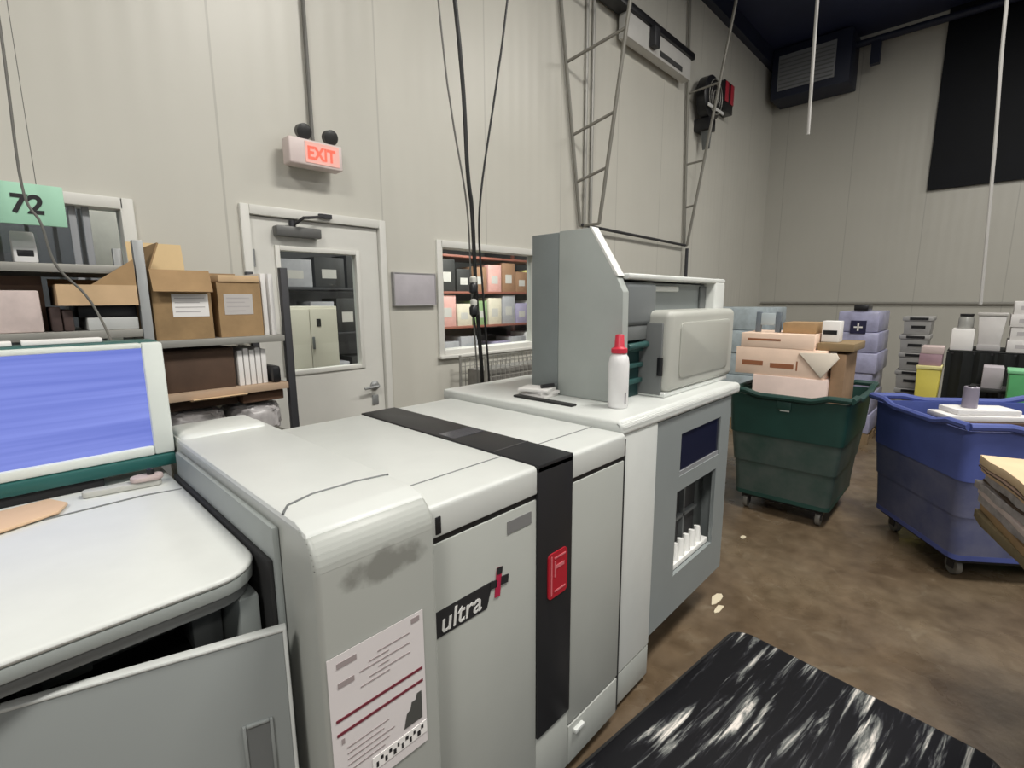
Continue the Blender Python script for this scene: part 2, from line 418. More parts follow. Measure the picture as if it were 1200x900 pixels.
e.box(hx0 - .006, hx0, -.017, -.010, hz0 - .006, hz1 + .006, bev=.002, M=MD); e.box(hx1, hx1 + .006, -.017, -.010, hz0 - .006, hz1 + .006, bev=.002, M=MD)
e.box(hx0, hx1, -.017, -.010, hz1, hz1 + .006, bev=.002, M=MD); e.box(hx0, hx1, -.017, -.010, hz0 - .006, hz0, bev=.002, M=MD)
hd = e.build('door_handle', M_doorgrey, dd)
MB().box(hx0, hx1, -.0135, -.0115, hz0, hz1, M=MD).build('handle_recess', M_dgrey, dd)
seam(t, [(-.9, 1.50, 1.1005), (.22, 1.545, 1.1005), (.30, 1.53, 1.099)], .003)
for xx in (-.95, .22):
    MB().lathe([(.03, 0), (.03, .02), (.014, .025), (.014, .07)], (xx, 1.2, 0), 16).build('foot', M_soft, t)
    MB().lathe([(.03, 0), (.03, .02), (.014, .025), (.014, .07)], (xx, 1.75, 0), 16).build('foot', M_soft, t)

# module with the paper notice
t = thing('paper_module', 'rounded pale printer module with a paper notice taped on its front', 'printer module', (.49, 1.3, 0))
M_m2 = mat_patch('notice_module_front', (.415, .43, .402), (.235, .24, .22), .375 - .49, .585 - .49, 1.055, 1.125)
bd = MB().prism(front_round(.80, 1.80, .05, 1.195, .07, 10), 'x', .335, .598, bev=.012, seg=3).build('body', M_m2, t)  # body in the same darkened front tone, shade put into the colour
MB().prism([(.825, 1.17), (.835, 1.19), (.88, 1.2), (1.80, 1.2), (1.80, 1.17)], 'x', .337, .596, bev=.008).build('top_cover', M_white, t)
MB().box(.320, .334, .945, 1.66, .06, 1.172, bev=.005).build('side_panel', M_grey, t)
MB().box(.310, .3195, .95, 1.66, .06, 1.106, bev=.003).build('rubber_gap', M_soft, t)
seam(t, [(.338, .93, 1.2), (.36, .962, 1.2005), (.42, .985, 1.2005), (.52, .985, 1.2005), (.595, .97, 1.2005)], .0028)
bx('rear_hump', M_white, t, .34, .585, 1.66, 1.86, 1.16, 1.212, bev=.024, seg=4)
for xx, yy in ((.38, .9), (.56, .9), (.38, 1.7), (.56, 1.7)):
    MB().lathe([(.03, 0), (.03, .02), (.014, .025), (.014, .06)], (xx, yy, 0), 16).build('foot', M_soft, t)

# the notice
t = thing('notice_sheet', 'white paper notice with two dark red rules taped on the rounded module', 'notice', (.44, .797, .66))
MB().box(.342, .555, .7966, .7974, .635, .955).build('sheet', mat('notice_paper', (.70, .66, .66), .8, var=.05), t)
g = MB()
for z0 in (.818, .788): MB().box(.352, .548, .7955, .7966, z0, z0 + .006).build('red_rule', mat('dark_red_ink', (.16, .02, .035), .7), t)
M_fade = mat('faded_ink', (.33, .28, .28), .8)
for (x0, x1, z) in ((.36, .40, .928), (.525, .545, .936), (.36, .393, .887), (.36, .366, .768)): MB().box(x0, x1, .7956, .7966, z, z + .011).build('heading', M_fade, t)
for i in range(6): MB().box(.405 + (i % 3) * .02, .47 + (i % 2) * .05, .7958, .7966, .862 + i * .011, .8645 + i * .011).build('text_line', M_fade, t)
for i in range(5): MB().box(.37, .45 + (i * 7 % 3) * .012, .7958, .7966, .70 + i * .013, .7025 + i * .013).build('text_line', M_fade, t)
MB().prism([(.497, .703), (.543, .703), (.543, .768), (.532, .768), (.528, .755), (.518, .755), (.514, .74), (.505, .735)], 'y', .7955, .7966).build('picture', mat('picture_ink', (.07, .07, .065), .8), t)
MB().box(.42, .554, .7952, .7964, .66, .690).build('strip', M_paper, t)
g = MB(); rnd = random.Random(3)
for i in range(12):
    g.box(.428 + i * .010, .428 + i * .010 + .004 + .004 * rnd.random(), .7945, .7952, .664 + .012 * (i % 2), .676 + .008 * (i % 2))
g.build('print', M_text, t)

# print engine with the black stripe
t = thing('print_engine', 'white print engine with black stripe and red badge', 'printer engine', (1.05, 1.3, 0))
E0 = .85
MB().box(.604, 1.448, E0 + .012, 1.78, .05, 1.12, bev=.004).build('body', M_front, t)
lidL = MB().prism(front_round(E0 - .002, 1.78, 1.068, 1.148, .014, 5), 'x', .606, .987, bev=.004).build('lid', M_white, t)
lidR = MB().prism(front_round(E0 - .002, 1.78, 1.068, 1.148, .014, 5), 'x', 1.146, 1.448, bev=.004).build('lid', M_white, t)
for (x0, x1) in ((.606, .987), (1.146, 1.448)):
    MB().box(x0, x1, E0 + .004, E0 + .02, 1.052, 1.07).build('shadow_gap', M_black, t)
p1 = MB().box(.606, .986, E0, E0 + .02, .06, 1.052, bev=.003).build('front_panel', M_front, t)
p2 = MB().box(1.147, 1.448, E0, E0 + .02, .215, 1.052, bev=.003).build('front_panel', M_front, t)
MB().box(.986, 1.147, E0, E0 + .02, .06, .278, bev=.003).build('kick_panel', M_front, t)
dr = MB().box(1.150, 1.447, E0 - .001, E0 + .02, .06, .206, bev=.004).build('drawer', M_front, t)
bx('handle', M_white, dr, 1.175, 1.225, E0 - .014, E0, .168, .184, bev=.003)
MB().box(1.4485, 1.4612, E0 + .003, E0 + .05, .06, 1.125).build('gap_shade', M_soft, t)  # black strip that paints the shade in the gap to the pillar
st = MB(); st.box(.987, 1.146, E0 - .006, E0 + .02, .28, 1.145, bev=.003); st.box(.987, 1.146, E0 - .006, 1.79, 1.128, 1.152, bev=.003)
sp = st.build('stripe', mat('stripe_black', (.014, .014, .016), .42), t)
bx('seam', mat('stripe_joint', (.05, .05, .055), .3), sp, .99, 1.143, 1.02, 1.026, 1.151, 1.1535, bev=0)
bx('status_strip', mat('stripe_window', (.09, .09, .10), .15), sp, 1.0, 1.135, 1.22, 1.30, 1.151, 1.1535, bev=0)
bx('black_slot', M_black, t, .634, .650, E0 - .004, E0 + .01, 1.075, 1.118, bev=.002)
rb = MB().prism(rrect(1.028, 1.118, .725, .868, .014), 'y', E0 - .010, E0 - .006).build('badge', M_red, sp)
g = MB(); ym = E0 - .0115
for (x0, x1, z0, z1) in ((1.040, 1.045, .735, .86), (1.056, 1.108, .848, .853), (1.062, 1.102, .815, .826), (1.056, 1.062, .79, .84), (1.056, 1.108, .742, .747)): g.box(x0, x1, ym, E0 - .010, z0, z1)
g.build('badge_mark', mat('badge_pale', (.62, .16, .18), .5), rb)
bx('nameplate', mat('nameplate_grey', (.20, .20, .20), .5), p1, .868, .962, E0 - .002, E0, .992, 1.026, bev=0)
# lettering: black band with pale letters, then a plus sign
lg = MB().prism([(.626, .816), (.790, .816), (.812, .884), (.626, .884)], 'y', E0 - .0015, E0).build('logo_band', M_text, p1)
text('lettering', 'ultra', .072, (.638, E0 - .0022, .825), M_textw, p1, sx=.98, shear=.15, bold=.0004)
pm = MB(); Mp = Matrix.Translation((.832, 0, .872)) @ Matrix.Rotation(.12, 4, 'Y')
pm.box(-.009, .009, E0 - .003, E0, -.040, .040, M=Mp); lp = pm.build('plus_bar', mat('logo_red', (.42, .015, .06), .5), p1)
pm = MB(); pm.box(.008, .036, E0 - .0035, E0, -.010, .012, M=Mp); pm.box(-.010, .010, E0 - .0036, E0 - .0031, .022, .042, M=Mp); pm.box(-.03, -.006, E0 - .003, E0, -.012, .008, M=Mp); pm.build('plus_arm', M_text, p1)
seam(t, [(.61, .985, 1.1485), (.984, .985, 1.1485)], .002); seam(t, [(1.15, .985, 1.1485), (1.445, .985, 1.1485)], .002)
for xx in (.70, 1.40):
    for yy in (.93, 1.7): MB().lathe([(.03, 0), (.03, .02), (.014, .025), (.014, .06)], (xx, yy, 0), 16).build('foot', M_soft, t)

# stacker cabinet at the end of the line
t = thing('stacker_cabinet', 'grey stacker cabinet with dark display and windowed drum at line end', 'printer module', (2.0, 1.3, 0))
F0 = .87
slab = MB().prism(front_round(F0, 1.86, 1.128, 1.180, .022, 6), 'x', 1.462, 2.60, bev=.012, seg=3).build('worktop', M_white, t)
MB().box(1.462, 1.742, F0 + .006, F0 + .12, .17, 1.13, bev=.010, seg=3).build('pillar', M_white, t)
MB().box(1.464, 1.740, F0 + .008, F0 + .12, .03, .168, bev=.006).build('kick_panel', M_front, t)
MB().box(1.462, 2.52, F0 + .12, 1.84, .19, 1.13, bev=.004).build('body', M_grey, t)
pn = MB(); px0, px1, pz0, pz1 = 1.744, 2.515, .20, 1.122; ya, yb = F0 + .012, F0 + .03
d0, d1, dz0, dz1 = 1.965, 2.395, .845, 1.035; w0, w1, v0, v1 = 1.950, 2.375, .385, .778
for (a0, a1, c0, c1) in ((px0, px1, dz1, pz1), (px0, px1, v1, dz0), (px0, px1, pz0, v0), (px0, w0, v0, v1), (w1, px1, v0, v1), (px0, d0, dz0, dz1), (d1, px1, dz0, dz1)):
    pn.box(a0, a1, ya, yb, c0, c1)
pn.box(px0, px1, yb, F0 + .122, pz1 - .02, pz1); pn.box(px1 - .02, px1, yb, F0 + .122, pz0, pz1); pn.box(px0, px1, yb, F0 + .122, pz0, pz0 + .02)
fp = pn.build('front_panel', M_panel, t)
ds = MB().box(d0, d1, ya + .008, ya + .016, dz0, dz1).build('display', mat('navy_display', (.012, .014, .035), .15), t)
bx('bottom_bezel', mat('bezel_steel', (.28, .29, .30), .4), ds, d0, d1, ya + .003, ya + .008, dz0, dz0 + .02, bev=0)
MB().box(w0, w1, F0 + .112, F0 + .119, v0, v1).build('drum_recess', mat('recess_grey', (.06, .06, .06), .6), t)
g = MB()
for i in range(6):
    x = 1.985 + i * .062
    g.tube([(x, F0 + .055, .40), (x + .012, F0 + .062, .485)], [.024, .015], 10)
g.box(1.96, 2.37, F0 + .03, F0 + .085, .386, .412, bev=.004)
g.build('white_comb', mat('comb_white', (.85, .85, .82), .45), t)
g = MB(); g.box(1.97, 2.36, F0 + .09, F0 + .112, .56, .575); g.box(2.20, 2.215, F0 + .09, F0 + .112, .42, .775); g.build('drum_rail', M_dgrey, t)
MB().box(1.50, 2.46, 1.02, 1.76, 0, .195).build('plinth', M_dark, t)

# upper unit standing on the worktop
t = thing('finisher_unit', 'grey and white finisher unit standing on the stacker cabinet worktop', 'printer module', (2.2, 1.25, 1.18))
Z0 = 1.181
MB().prism([(1.035, Z0), (1.36, Z0), (1.36, 1.888), (1.20, 1.888), (1.072, 1.69), (1.04, 1.63)], 'x', 1.72, 1.765, bev=.003).build('side_plate', mat('plate_grey', (.42, .45, .43), .45), t)
MB().box(1.722, 1.763, 1.362, 1.515, Z0, 1.884, bev=.003).build('rear_plate', mat('plate_dark_grey', (.22, .245, .245), .5), t)
MB().prism([(1.192, 1.890), (1.206, 1.894), (1.076, 1.692), (1.062, 1.692)], 'x', 1.718, 1.767, bev=.002).build('plate_edge', mat('edge_white', (.85, .86, .83), .4), t)
MB().box(1.766, 2.70, 1.16, 1.50, Z0, 1.66, bev=.006).build('body', M_grey, t)
hd = MB(); hd.box(1.765, 2.76, 1.04, 1.50, 1.680, 1.704, bev=.008, seg=3); hd.box(2.63, 2.76, 1.04, 1.48, Z0, 1.69, bev=.012, seg=3)
hd.build('hood', M_white, t)
MB().box(1.766, 2.022, 1.05, 1.16, 1.49, 1.672, bev=.022, seg=4).build('upper_cover', mat('cover_grey', (.17, .185, .19), .4), t)
MB().box(1.768, 2.02, 1.058, 1.16, 1.43, 1.492, bev=.004).build('cover_band', M_dgrey, t)
MB().box(1.768, 1.965, 1.09, 1.16, Z0, 1.43).build('opening', mat('opening_teal', (.012, .05, .05), .5), t)
g = MB()
for z in (1.24, 1.31, 1.38): g.box(1.78, 1.96, 1.07, 1.09, z, z + .02, bev=.003)
g.tube([(1.80, 1.06, 1.405), (1.99, 1.055, 1.41)], .014); g.build('guide_bar', mat('guide_teal', (.03, .09, .085), .4), t)
MB().box(1.965, 2.03, 1.045, 1.16, Z0, 1.43, bev=.004).build('pillar', M_panel, t)
MB().box(2.03, 2.63, 1.10, 1.16, 1.50, 1.672).build('recessed_panel', M_panel, t)
bx('light_bar', M_white, t, 2.05, 2.30, 1.085, 1.10, 1.635, 1.66, bev=.004)
bx('side_vent', M_dgrey, t, 2.56, 2.63, 1.088, 1.10, 1.54, 1.665, bev=.004)
cv = MB().box(1.965, 2.70, .955, 1.16, 1.200, 1.552, bev=.030, seg=5).build('white_cover', mat('cover_pale', (.46, .465, .425), .4, var=.03), t)
MB().prism(rrect(2.06, 2.62, 1.255, 1.50, .03), 'y', .949, .957, bev=.003).build('cover_panel', mat('cover_panel_pale', (.43, .435, .395), .4, var=.03), cv)
bx('latch', M_black, cv, 1.944, 1.9525, .975, 1.00, 1.275, 1.355, bev=.002)
MB().box(1.955, 2.66, .965, 1.16, Z0, 1.202, bev=.004).build('base_rail', M_white, t)
MB().box(1.952, 1.966, .985, 1.16, 1.19, 1.50, bev=.003).build('cover_side', M_dgrey, t)

# small things on the line
t = thing('cleaner_bottle', 'white plastic bottle with red cap beside the finisher unit', 'bottle', (1.668, 1.017, 1.18))
MB().lathe([(.036, 0), (.040, .006), (.040, .175), (.036, .20), (.024, .215), (.024, .222)], (1.668, 1.017, 1.1805), 28).build('body', mat('bottle_white', (.82, .81, .81), .35, var=.02), t)
MB().lathe([(.031, .216), (.031, .232), (.022, .238), (.019, .242), (.017, .282), (.013, .287)], (1.668, 1.017, 1.1805), 24).build('cap', M_capred, t)
bx('label', mat('label_dots', (.30, .28, .30), .7), t, 1.655, 1.660, .9755, .981, 1.20, 1.245, bev=0)
t = thing('note_pad', 'small pile of white notepads on the worktop left of finisher plate', 'notepad', (1.64, 1.40, 1.18))
for i, (dx, a) in enumerate(((0, .1), (.012, -.15), (-.008, .3))):
    MB().box(-.055, .055, -.07, .07, 0, .012, bev=.001, M=Matrix.Translation((1.645 + dx, 1.41, 1.1805 + i * .0125)) @ Matrix.Rotation(a, 4, 'Z')).build('pad', M_paper, t)
t = thing('marker_pen', 'short black marker pen lying on the pile of notepads', 'pen', (1.66, 1.38, 1.2185))
MB().tube([(1.625, 1.375, 1.2275), (1.69, 1.36, 1.2275)], .0085, 12).build('barrel', M_black, t)
MB().tube([(1.69, 1.36, 1.2275), (1.705, 1.357, 1.2275)], .0075, 12).build('cap', M_dgrey, t)
tag(bx('rubber_strip', M_soft, None, 1.545, 1.580, 1.15, 1.47, 1.1802, 1.189, bev=.003), 'long black strip lying on the white worktop before the finisher', 'strip')

# console with the blue screen
t = thing('operator_console', 'wide operator screen with pale bezel and teal housing, showing blue', 'monitor', (.0, 1.74, 1.10))
sc0, sc1 = -.42, .281
b = MB(); b.box(sc1, .330, 1.70, 1.735, 1.163, 1.487, bev=.006); b.box(sc0, sc1, 1.70, 1.735, 1.473, 1.487, bev=.004); b.box(sc0, sc1, 1.70, 1.735, 1.163, 1.190, bev=.005); b.box(sc0 - .06, sc0, 1.70, 1.735, 1.163, 1.487, bev=.006)
b.build('bezel', mat('bezel_offwhite', (.70, .74, .70), .4), t)
MB().box(sc0, sc1, 1.712, 1.72, 1.19, 1.473).build('screen', mat_screen(), t)
MB().box(sc0 - .06, .331, 1.735, 1.83, 1.13, 1.492, bev=.012).build('housing', M_teal, t)
MB().box(sc0 - .06, .331, 1.692, 1.80, 1.126, 1.162, bev=.008).build('lower_lip', M_teal, t)
MB().box(-.36, .16, 1.70, 1.86, 1.1005, 1.13, bev=.006).build('foot', M_dark, t)
for nm, lab, x0, x1, y0, y1, z in (('paper_slip', 'long white paper slip on top of the operator screen', .045, .205, 1.755, 1.80, 1.4925), ('paper_slip', 'short white paper slip on the left of the screen top', -.14, .028, 1.755, 1.80, 1.4925)):
    tag(bx(nm, M_paper, None, x0, x1, y0, y1, z, z + .012, bev=.002), lab, 'paper')
tag(MB().prism([(-.30, 1.60), (.045, 1.665), (.075, 1.60), (.055, 1.545), (-.12, 1.47), (-.32, 1.44)], 'z', 1.1045, 1.112, bev=.002).build('folder', mat('tan_folder', (.72, .50, .32), .7)), 'tan cardboard folder lying on the feed module under the screen', 'folder')
t = thing('hand_tool', 'small flat pinkish grey hand tool with black knob under screen corner', 'tool', (.22, 1.63, 1.1))
Mt = Matrix.Translation((.225, 1.628, 1.1012)) @ Matrix.Rotation(-.15, 4, 'Z')
MB().prism(rrect(-.12, .05, -.018, .016, .010), 'z', 0, .016, bev=.003, M=Mt).build('body', mat('tool_grey', (.50, .50, .46), .5), t)
MB().prism(rrect(-.02, .055, -.024, .022, .018), 'z', .0165, .030, bev=.005, M=Mt).build('head', mat('tool_pink', (.52, .42, .40), .5), t)
MB().lathe([(.009, 0), (.009, .014), (.004, .017)], (.027, .002, .030), 14, M=Mt).build('knob', M_black, t)

# ------------------------------------------------------------------ steel rack on the left
t = thing('storage_rack', 'grey steel storage rack along the cream wall, loaded with cartons', 'rack', (.25, 2.8, 0))
RY0, RY1 = 2.56, 3.02
for (x, ztop, m) in ((.452, 1.85, M_steel), (1.03, 1.765, M_darksteel), (-.62, 1.85, M_steel)):
    for y in (RY0, RY1):
        g = MB(); g.box(x - .018, x + .018, y - .018, y + .018, 0, ztop, bev=.003); g.box(x - .024, x + .024, y - .024, y + .024, 0, .012)
        g.build('post', m, t)
def shelf(x0, x1, z, m=M_galv):
    g = MB(); g.box(x0, x1, RY0 - .01, RY1 + .01, z - .012, z, bev=.002); g.box(x0, x1, RY0 - .014, RY0 - .006, z - .032, z, bev=.001); g.box(x0, x1, RY1 + .006, RY1 + .014, z - .032, z, bev=.001)
    return g.build('shelf', m, t)
for z in (.30, .60, .93, 1.435): shelf(.472, 1.01, z)
shelf(.472, 1.01, 1.195, mat('shelf_board', (.50, .36, .25), .7))
for z in (.30, .93, 1.19, 1.49, 1.745): shelf(-.60, .432, z)

def carton(name, label, cat, x0, x1, y0, y1, z0, z1, m=M_card, flaps=(), group=None, lab=None, open_top=False, tape=False):
    """cardboard carton; flaps: list of (side, length, angle in degrees from vertical, material)"""
    t = thing(name, label, cat, ((x0 + x1) / 2, (y0 + y1) / 2, z0), group)
    th = .006
    if open_top:
        g = MB()
        g.box(x0, x1, y0, y0 + th, z0, z1); g.box(x0, x1, y1 - th, y1, z0, z1); g.box(x0, x0 + th, y0 + th, y1 - th, z0, z1); g.box(x1 - th, x1, y0 + th, y1 - th, z0, z1); g.box(x0 + th, x1 - th, y0 + th, y1 - th, z0, z0 + th)
        g.build('box', m, t)
    else:
        MB().box(x0, x1, y0, y1, z0, z1, bev=.004).build('box', m, t)
    for (side, ln, deg, fm) in flaps:
        a = math.radians(deg); g = MB()
        if side == 'back': g.box(x0, x1, 0, th, 0, ln, M=Matrix.Translation((0, y1 - th, z1)) @ Matrix.Rotation(-a, 4, 'X'))
        if side == 'front': g.box(x0, x1, 0, th, 0, ln, M=Matrix.Translation((0, y0, z1)) @ Matrix.Rotation(a, 4, 'X'))
        if side == 'left': g.box(0, th, y0, y1, 0, ln, M=Matrix.Translation((x0, 0, z1)) @ Matrix.Rotation(-a, 4, 'Y'))
        if side == 'right': g.box(0, th, y0, y1, 0, ln, M=Matrix.Translation((x1 - th, 0, z1)) @ Matrix.Rotation(a, 4, 'Y'))
        g.build('flap', fm, t)
    if lab:
        (a0, a1, c0, c1, lm) = lab
        l = MB().box(a0, a1, y0 - .0015, y0, c0, c1).build('label', lm, t)
        g = MB()
        for i in range(4): g.box(a0 + .01, a1 - .015 - .02 * (i % 2), y0 - .0022, y0 - .0014, c1 - .02 - i * .02, c1 - .016 - i * .02)
        g.build('print', mat('label_ink', (.45, .42, .42), .8), l)
    if tape: MB().box((x0 + x1) / 2 - .025, (x0 + x1) / 2 + .025, y0 - .001, y1 + .001, z1, z1 + .0008).build('tape', mat('packing_tape', (.55, .42, .25), .3), t)
    return t
M_boxtop = mat('lit_kraft', (.78, .58, .32), .8, var=.08)  # paler kraft, the lit look of the raised flap put into its colour
g = MB()
carton('shipping_carton', 'large open brown carton with white label on the right rack bay', 'carton', .482, .705, 2.57, 2.95, 1.4355, 1.735, mat('kraft_brown', (.36, .235, .115), .85, var=.3, scale=9),
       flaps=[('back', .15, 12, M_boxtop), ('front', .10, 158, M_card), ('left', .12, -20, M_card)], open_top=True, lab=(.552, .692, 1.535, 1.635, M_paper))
carton('shipping_carton', 'smaller open brown carton with grey label right of the large one', 'carton', .735, .925, 2.58, 2.92, 1.4355, 1.69, mat('kraft_brown2', (.40, .26, .13), .85, var=.25, scale=9),
       flaps=[('back', .055, 5, M_card)], open_top=True, lab=(.76, .885, 1.54, 1.635, mat('grey_label', (.55, .52, .50), .8)))
bx_ = carton('cardboard_tray', 'thin pale cardboard tray lid on the smaller open carton', 'tray', .742, .92, 2.572, 2.80, 1.691, 1.722, M_cardl)
def binder(label, x, z0, h, tilt=0.0, w=.022, m=M_paper, dy=0, group='white folders on the rack'):
    t = thing('folder', label, 'folder', (x, 2.60, z0), group)
    Mt = Matrix.Translation((x, 2.60 + dy, z0)) @ Matrix.Rotation(tilt, 4, 'Y')
    g = MB(); g.box(0, .003, 0, .24, 0, h, bev=.001, M=Mt); g.box(w - .003, w, 0, .24, 0, h, bev=.001, M=Mt); g.box(0, w, -.002, .003, 0, h, bev=.001, M=Mt); g.build('cover', m, t)
    MB().box(.004, w - .004, .006, .232, .006, h - .008, M=Mt).build('pages', mat('page_edges', (.62, .60, .57), .9), t)
binder('white folder upright beside the smaller carton, left of two', .936, 1.4355, .30); binder('white folder upright beside the dark rack post, right of two', .972, 1.4355, .30)
gl = 'one of the white folders packed on the middle shelf of the right bay'
for i in range(5): binder(gl, .80 + i * .027, 1.1955, .17 + .01 * (i % 2), group='white folders on the middle shelf')
tag(bx('tape_dispenser', M_black, None, .943, .985, 2.56, 2.72, 1.196, 1.28, bev=.014), 'small black case in front of the folders on middle shelf', 'case')
carton('storage_carton', 'dark brown carton on the middle shelf beneath the large open carton', 'carton', .50, .785, 2.60, 2.95, 1.1955, 1.385, M_cardd)
tag(MB().prism([(2.50, 1.168), (2.53, 1.158), (2.60, 1.1556), (2.70, 1.1556), (2.70, 1.1590), (2.60, 1.1590), (2.535, 1.1615), (2.503, 1.173)], 'x', .575, .80).build('cardboard_sheet', M_cardl), 'pale curled cardboard sheet sticking out under the middle shelf', 'cardboard')
carton('storage_carton', 'brown carton under the middle shelf by the dark rack post', 'carton', .80, .995, 2.58, 2.95, 1.108, 1.155, mat('red_brown_card', (.14, .075, .045), .85))
carton('storage_carton', 'dark carton under the middle shelf behind the curled sheet', 'carton', .50, .79, 2.62, 2.95, 1.108, 1.155, M_cardd)
def bag(label, x0, x1, z0, z1, seed):
    r = random.Random(seed); b = bmesh.new(); bmesh.ops.create_icosphere(b, subdivisions=4, radius=1)
    for v in b.verts:
        p = v.co.copy(); q = Vector([math.copysign(abs(c) ** .55, c) for c in p])
        k = 1 + .05 * math.sin(9 * p.x + seed) * math.sin(11 * p.z + 2 * seed) + .03 * math.sin(23 * p.y + 17 * p.x)
        v.co = Vector(((x0 + x1) / 2 + q.x * k * (x1 - x0) / 2 * .96, 2.74 + q.y * k * .15, max(z0, (z0 + z1) / 2 + q.z * k * (z1 - z0) / 2)))
    m = MB(); m._merge(b)
    return tag(m.build('plastic_bag', mat('clear_bag_plastic', (.60, .57, .57), .3, var=.3, scale=22)), label, 'bag')
bag('clear grey plastic bag on the lowest seen shelf, left one', .49, .745, .931, 1.098, 1); bag('clear grey plastic bag on the lowest seen shelf, by dark post', .755, 1.005, .931, 1.098, 5)
# left bay
carton('open_carton', 'dark open carton standing on the left rack bay behind the screen', 'carton', -.20, .152, 2.64, 2.96, 1.4905, 1.70, M_cardd, open_top=True)
tag(bx('paper_stack', M_pinkp, None, -.20, .135, 2.565, 2.635, 1.4905, 1.645, bev=.006), 'tall stack of pinkish paper at the far left of the rack', 'paper stack')
t = thing('wrapped_bundle', 'dark brown wrapped bundle between paper stack and pale carton', 'bundle', (.195, 2.7, 1.4905))
for x in (.158, .192): bx('bundle', mat('bundle_brown', (.08, .05, .045), .7, var=.4, scale=18), t, x, x + .031, 2.57, 2.9, 1.4905, 1.583 - .3 * (x - .158), bev=.006)
tag(bx('paper_stack', mat('grey_paper', (.52, .53, .52), .7), None, .262, .425, 2.56, 2.86, 1.4905, 1.540, bev=.004), 'low stack of grey white paper under the black tray', 'paper stack')
tag(bx('letter_tray', M_black, None, .240, .428, 2.59, 2.88, 1.5405, 1.588, bev=.004), 'black letter tray between grey paper and pale carton', 'tray')
carton('open_carton', 'shallow pale cardboard carton with raised brown flap on the black tray', 'carton', .182, .428, 2.53, 2.86, 1.5885, 1.668, M_cardl, flaps=[('back', .03, 10, M_card)], open_top=True)
rt_ = [o for o in bpy.data.objects if o.get('label', '').startswith('shallow pale')][0]
MB().prism([(.285, 1.668), (.428, 1.668), (.428, 1.772)], 'y', 2.531, 2.537).build('flap', M_card, rt_)
t = thing('label_printer', 'small white label printer on the top rack shelf under the sign', 'device', (.11, 2.60, 1.7455))
MB().prism([(2.56, 1.7455), (2.68, 1.7455), (2.68, 1.845), (2.62, 1.862), (2.565, 1.80)], 'x', .085, .150, bev=.006).build('body', mat('device_white', (.74, .73, .73), .4), t)
bx('slot', M_black, t, .095, .14, 2.562, 2.57, 1.765, 1.79, bev=.001)
# sign 72
t = thing('bay_sign', 'mint green bay sign with number 72 hanging over the rack', 'sign', (.06, 2.50, 1.87))
MB().box(-.20, .238, 2.48, 2.492, 1.872, 2.012, bev=.002).build('board', mat('mint_green_board', (.40, .70, .52), .55, var=.06), t)
text('number', '72', .088, (.092, 2.4788, 1.912), M_text, t, bold=.0025, sx=1.0, shear=.08)
for x in (-.12, .17):
    MB().tube([(x, 2.486, 2.01), (x, 2.486, C_Z)], .0012, 6).build('wire', M_cable, t)

# ------------------------------------------------------------------ wall fittings and cables
t = thing('exit_sign', 'white emergency exit sign with red letters and two black lamps', 'sign', (1.46, 3.05, 2.385))
MB().box(1.295, 1.622, 2.985, 3.08, 2.388, 2.535, bev=.010, seg=3).build('housing', mat('exit_white', (.78, .66, .63), .4), t)
bx('backplate', M_frame, t, 1.34, 1.58, 3.08, W_Y, 2.40, 2.53)
MB().box(1.388, 1.598, 2.981, 2.986, 2.405, 2.522).build('face', mat('exit_face', (.80, .42, .36), .4, emit=.25), t)
text('lettering', 'EXIT', .098, (1.398, 2.979, 2.428), mat('exit_red', (.90, .10, .06), .4, emit=.8), t, bold=.003, sx=.86)
for x in (1.40, 1.565):
    hd = MB().lathe([(.018, 0), (.040, .015), (.044, .06), (.036, .066)], (0, 0, 0), 20, M=Matrix.Translation((x, 3.06, 2.592)) @ Matrix.Rotation(PI / 2 + .25, 4, 'X'))
    hd.tube([(x, 3.04, 2.53), (x, 3.04, 2.575)], .012)
    lp_ = hd.build('lamp_head', mat('lamp_black', (.035, .035, .035), .4), t)
tag(MB().tube([(1.495, 3.11, C_Z), (1.497, 3.11, 2.60), (1.497, 3.10, 2.536)], .012, 8).build('conduit', M_cable), 'grey conduit running down the wall to the exit sign', 'conduit')
t = thing('wall_notice', 'pale grey framed notice board on the wall between door and window', 'notice', (2.215, W_Y, 1.55))
MB().box(2.03, 2.40, W_Y - .03, W_Y, 1.565, 1.800, bev=.004).build('board', mat('notice_lilac', (.53, .50, .53), .6, var=.12, scale=10), t)
g = MB()
for (a, b_, c, e_) in ((2.026, 2.404, 1.795, 1.803), (2.026, 2.404, 1.562, 1.570), (2.026, 2.034, 1.57, 1.795), (2.396, 2.404, 1.57, 1.795)): g.box(a, b_, W_Y - .034, W_Y - .001, c, e_)
g.build('edge', mat('notice_edge', (.36, .35, .35), .5), t)

def cable(label, pts, r, m, cat='cable', name='hanging_cable', grp=None):
    P = [Vector(p) for p in pts]; Q = []
    for i in range(len(P) - 1):
        p0, p1, p2, p3 = P[max(i - 1, 0)], P[i], P[i + 1], P[min(i + 2, len(P) - 1)]
        for k in range(8):
            u = k / 8
            Q.append(.5 * ((2 * p1) + (p2 - p0) * u + (2 * p0 - 5 * p1 + 4 * p2 - p3) * u * u + (3 * p1 - p0 - 3 * p2 + p3) * u ** 3))
    Q.append(P[-1])
    return tag(MB().tube(Q, r, 8).build(name, m), label, cat, grp)
cable('thin grey cable hanging in front of the green bay sign', [(.142, 2.40, C_Z), (.140, 2.40, 3.2), (.138, 2.40, 2.479), (.128, 2.40, 1.996), (.161, 2.40, 1.87), (.182, 2.40, 1.733), (.25, 2.40, 1.629), (.283, 2.35, 1.526), (.27, 1.98, 1.40), (.26, 1.84, 1.35)], .0042, M_cable)
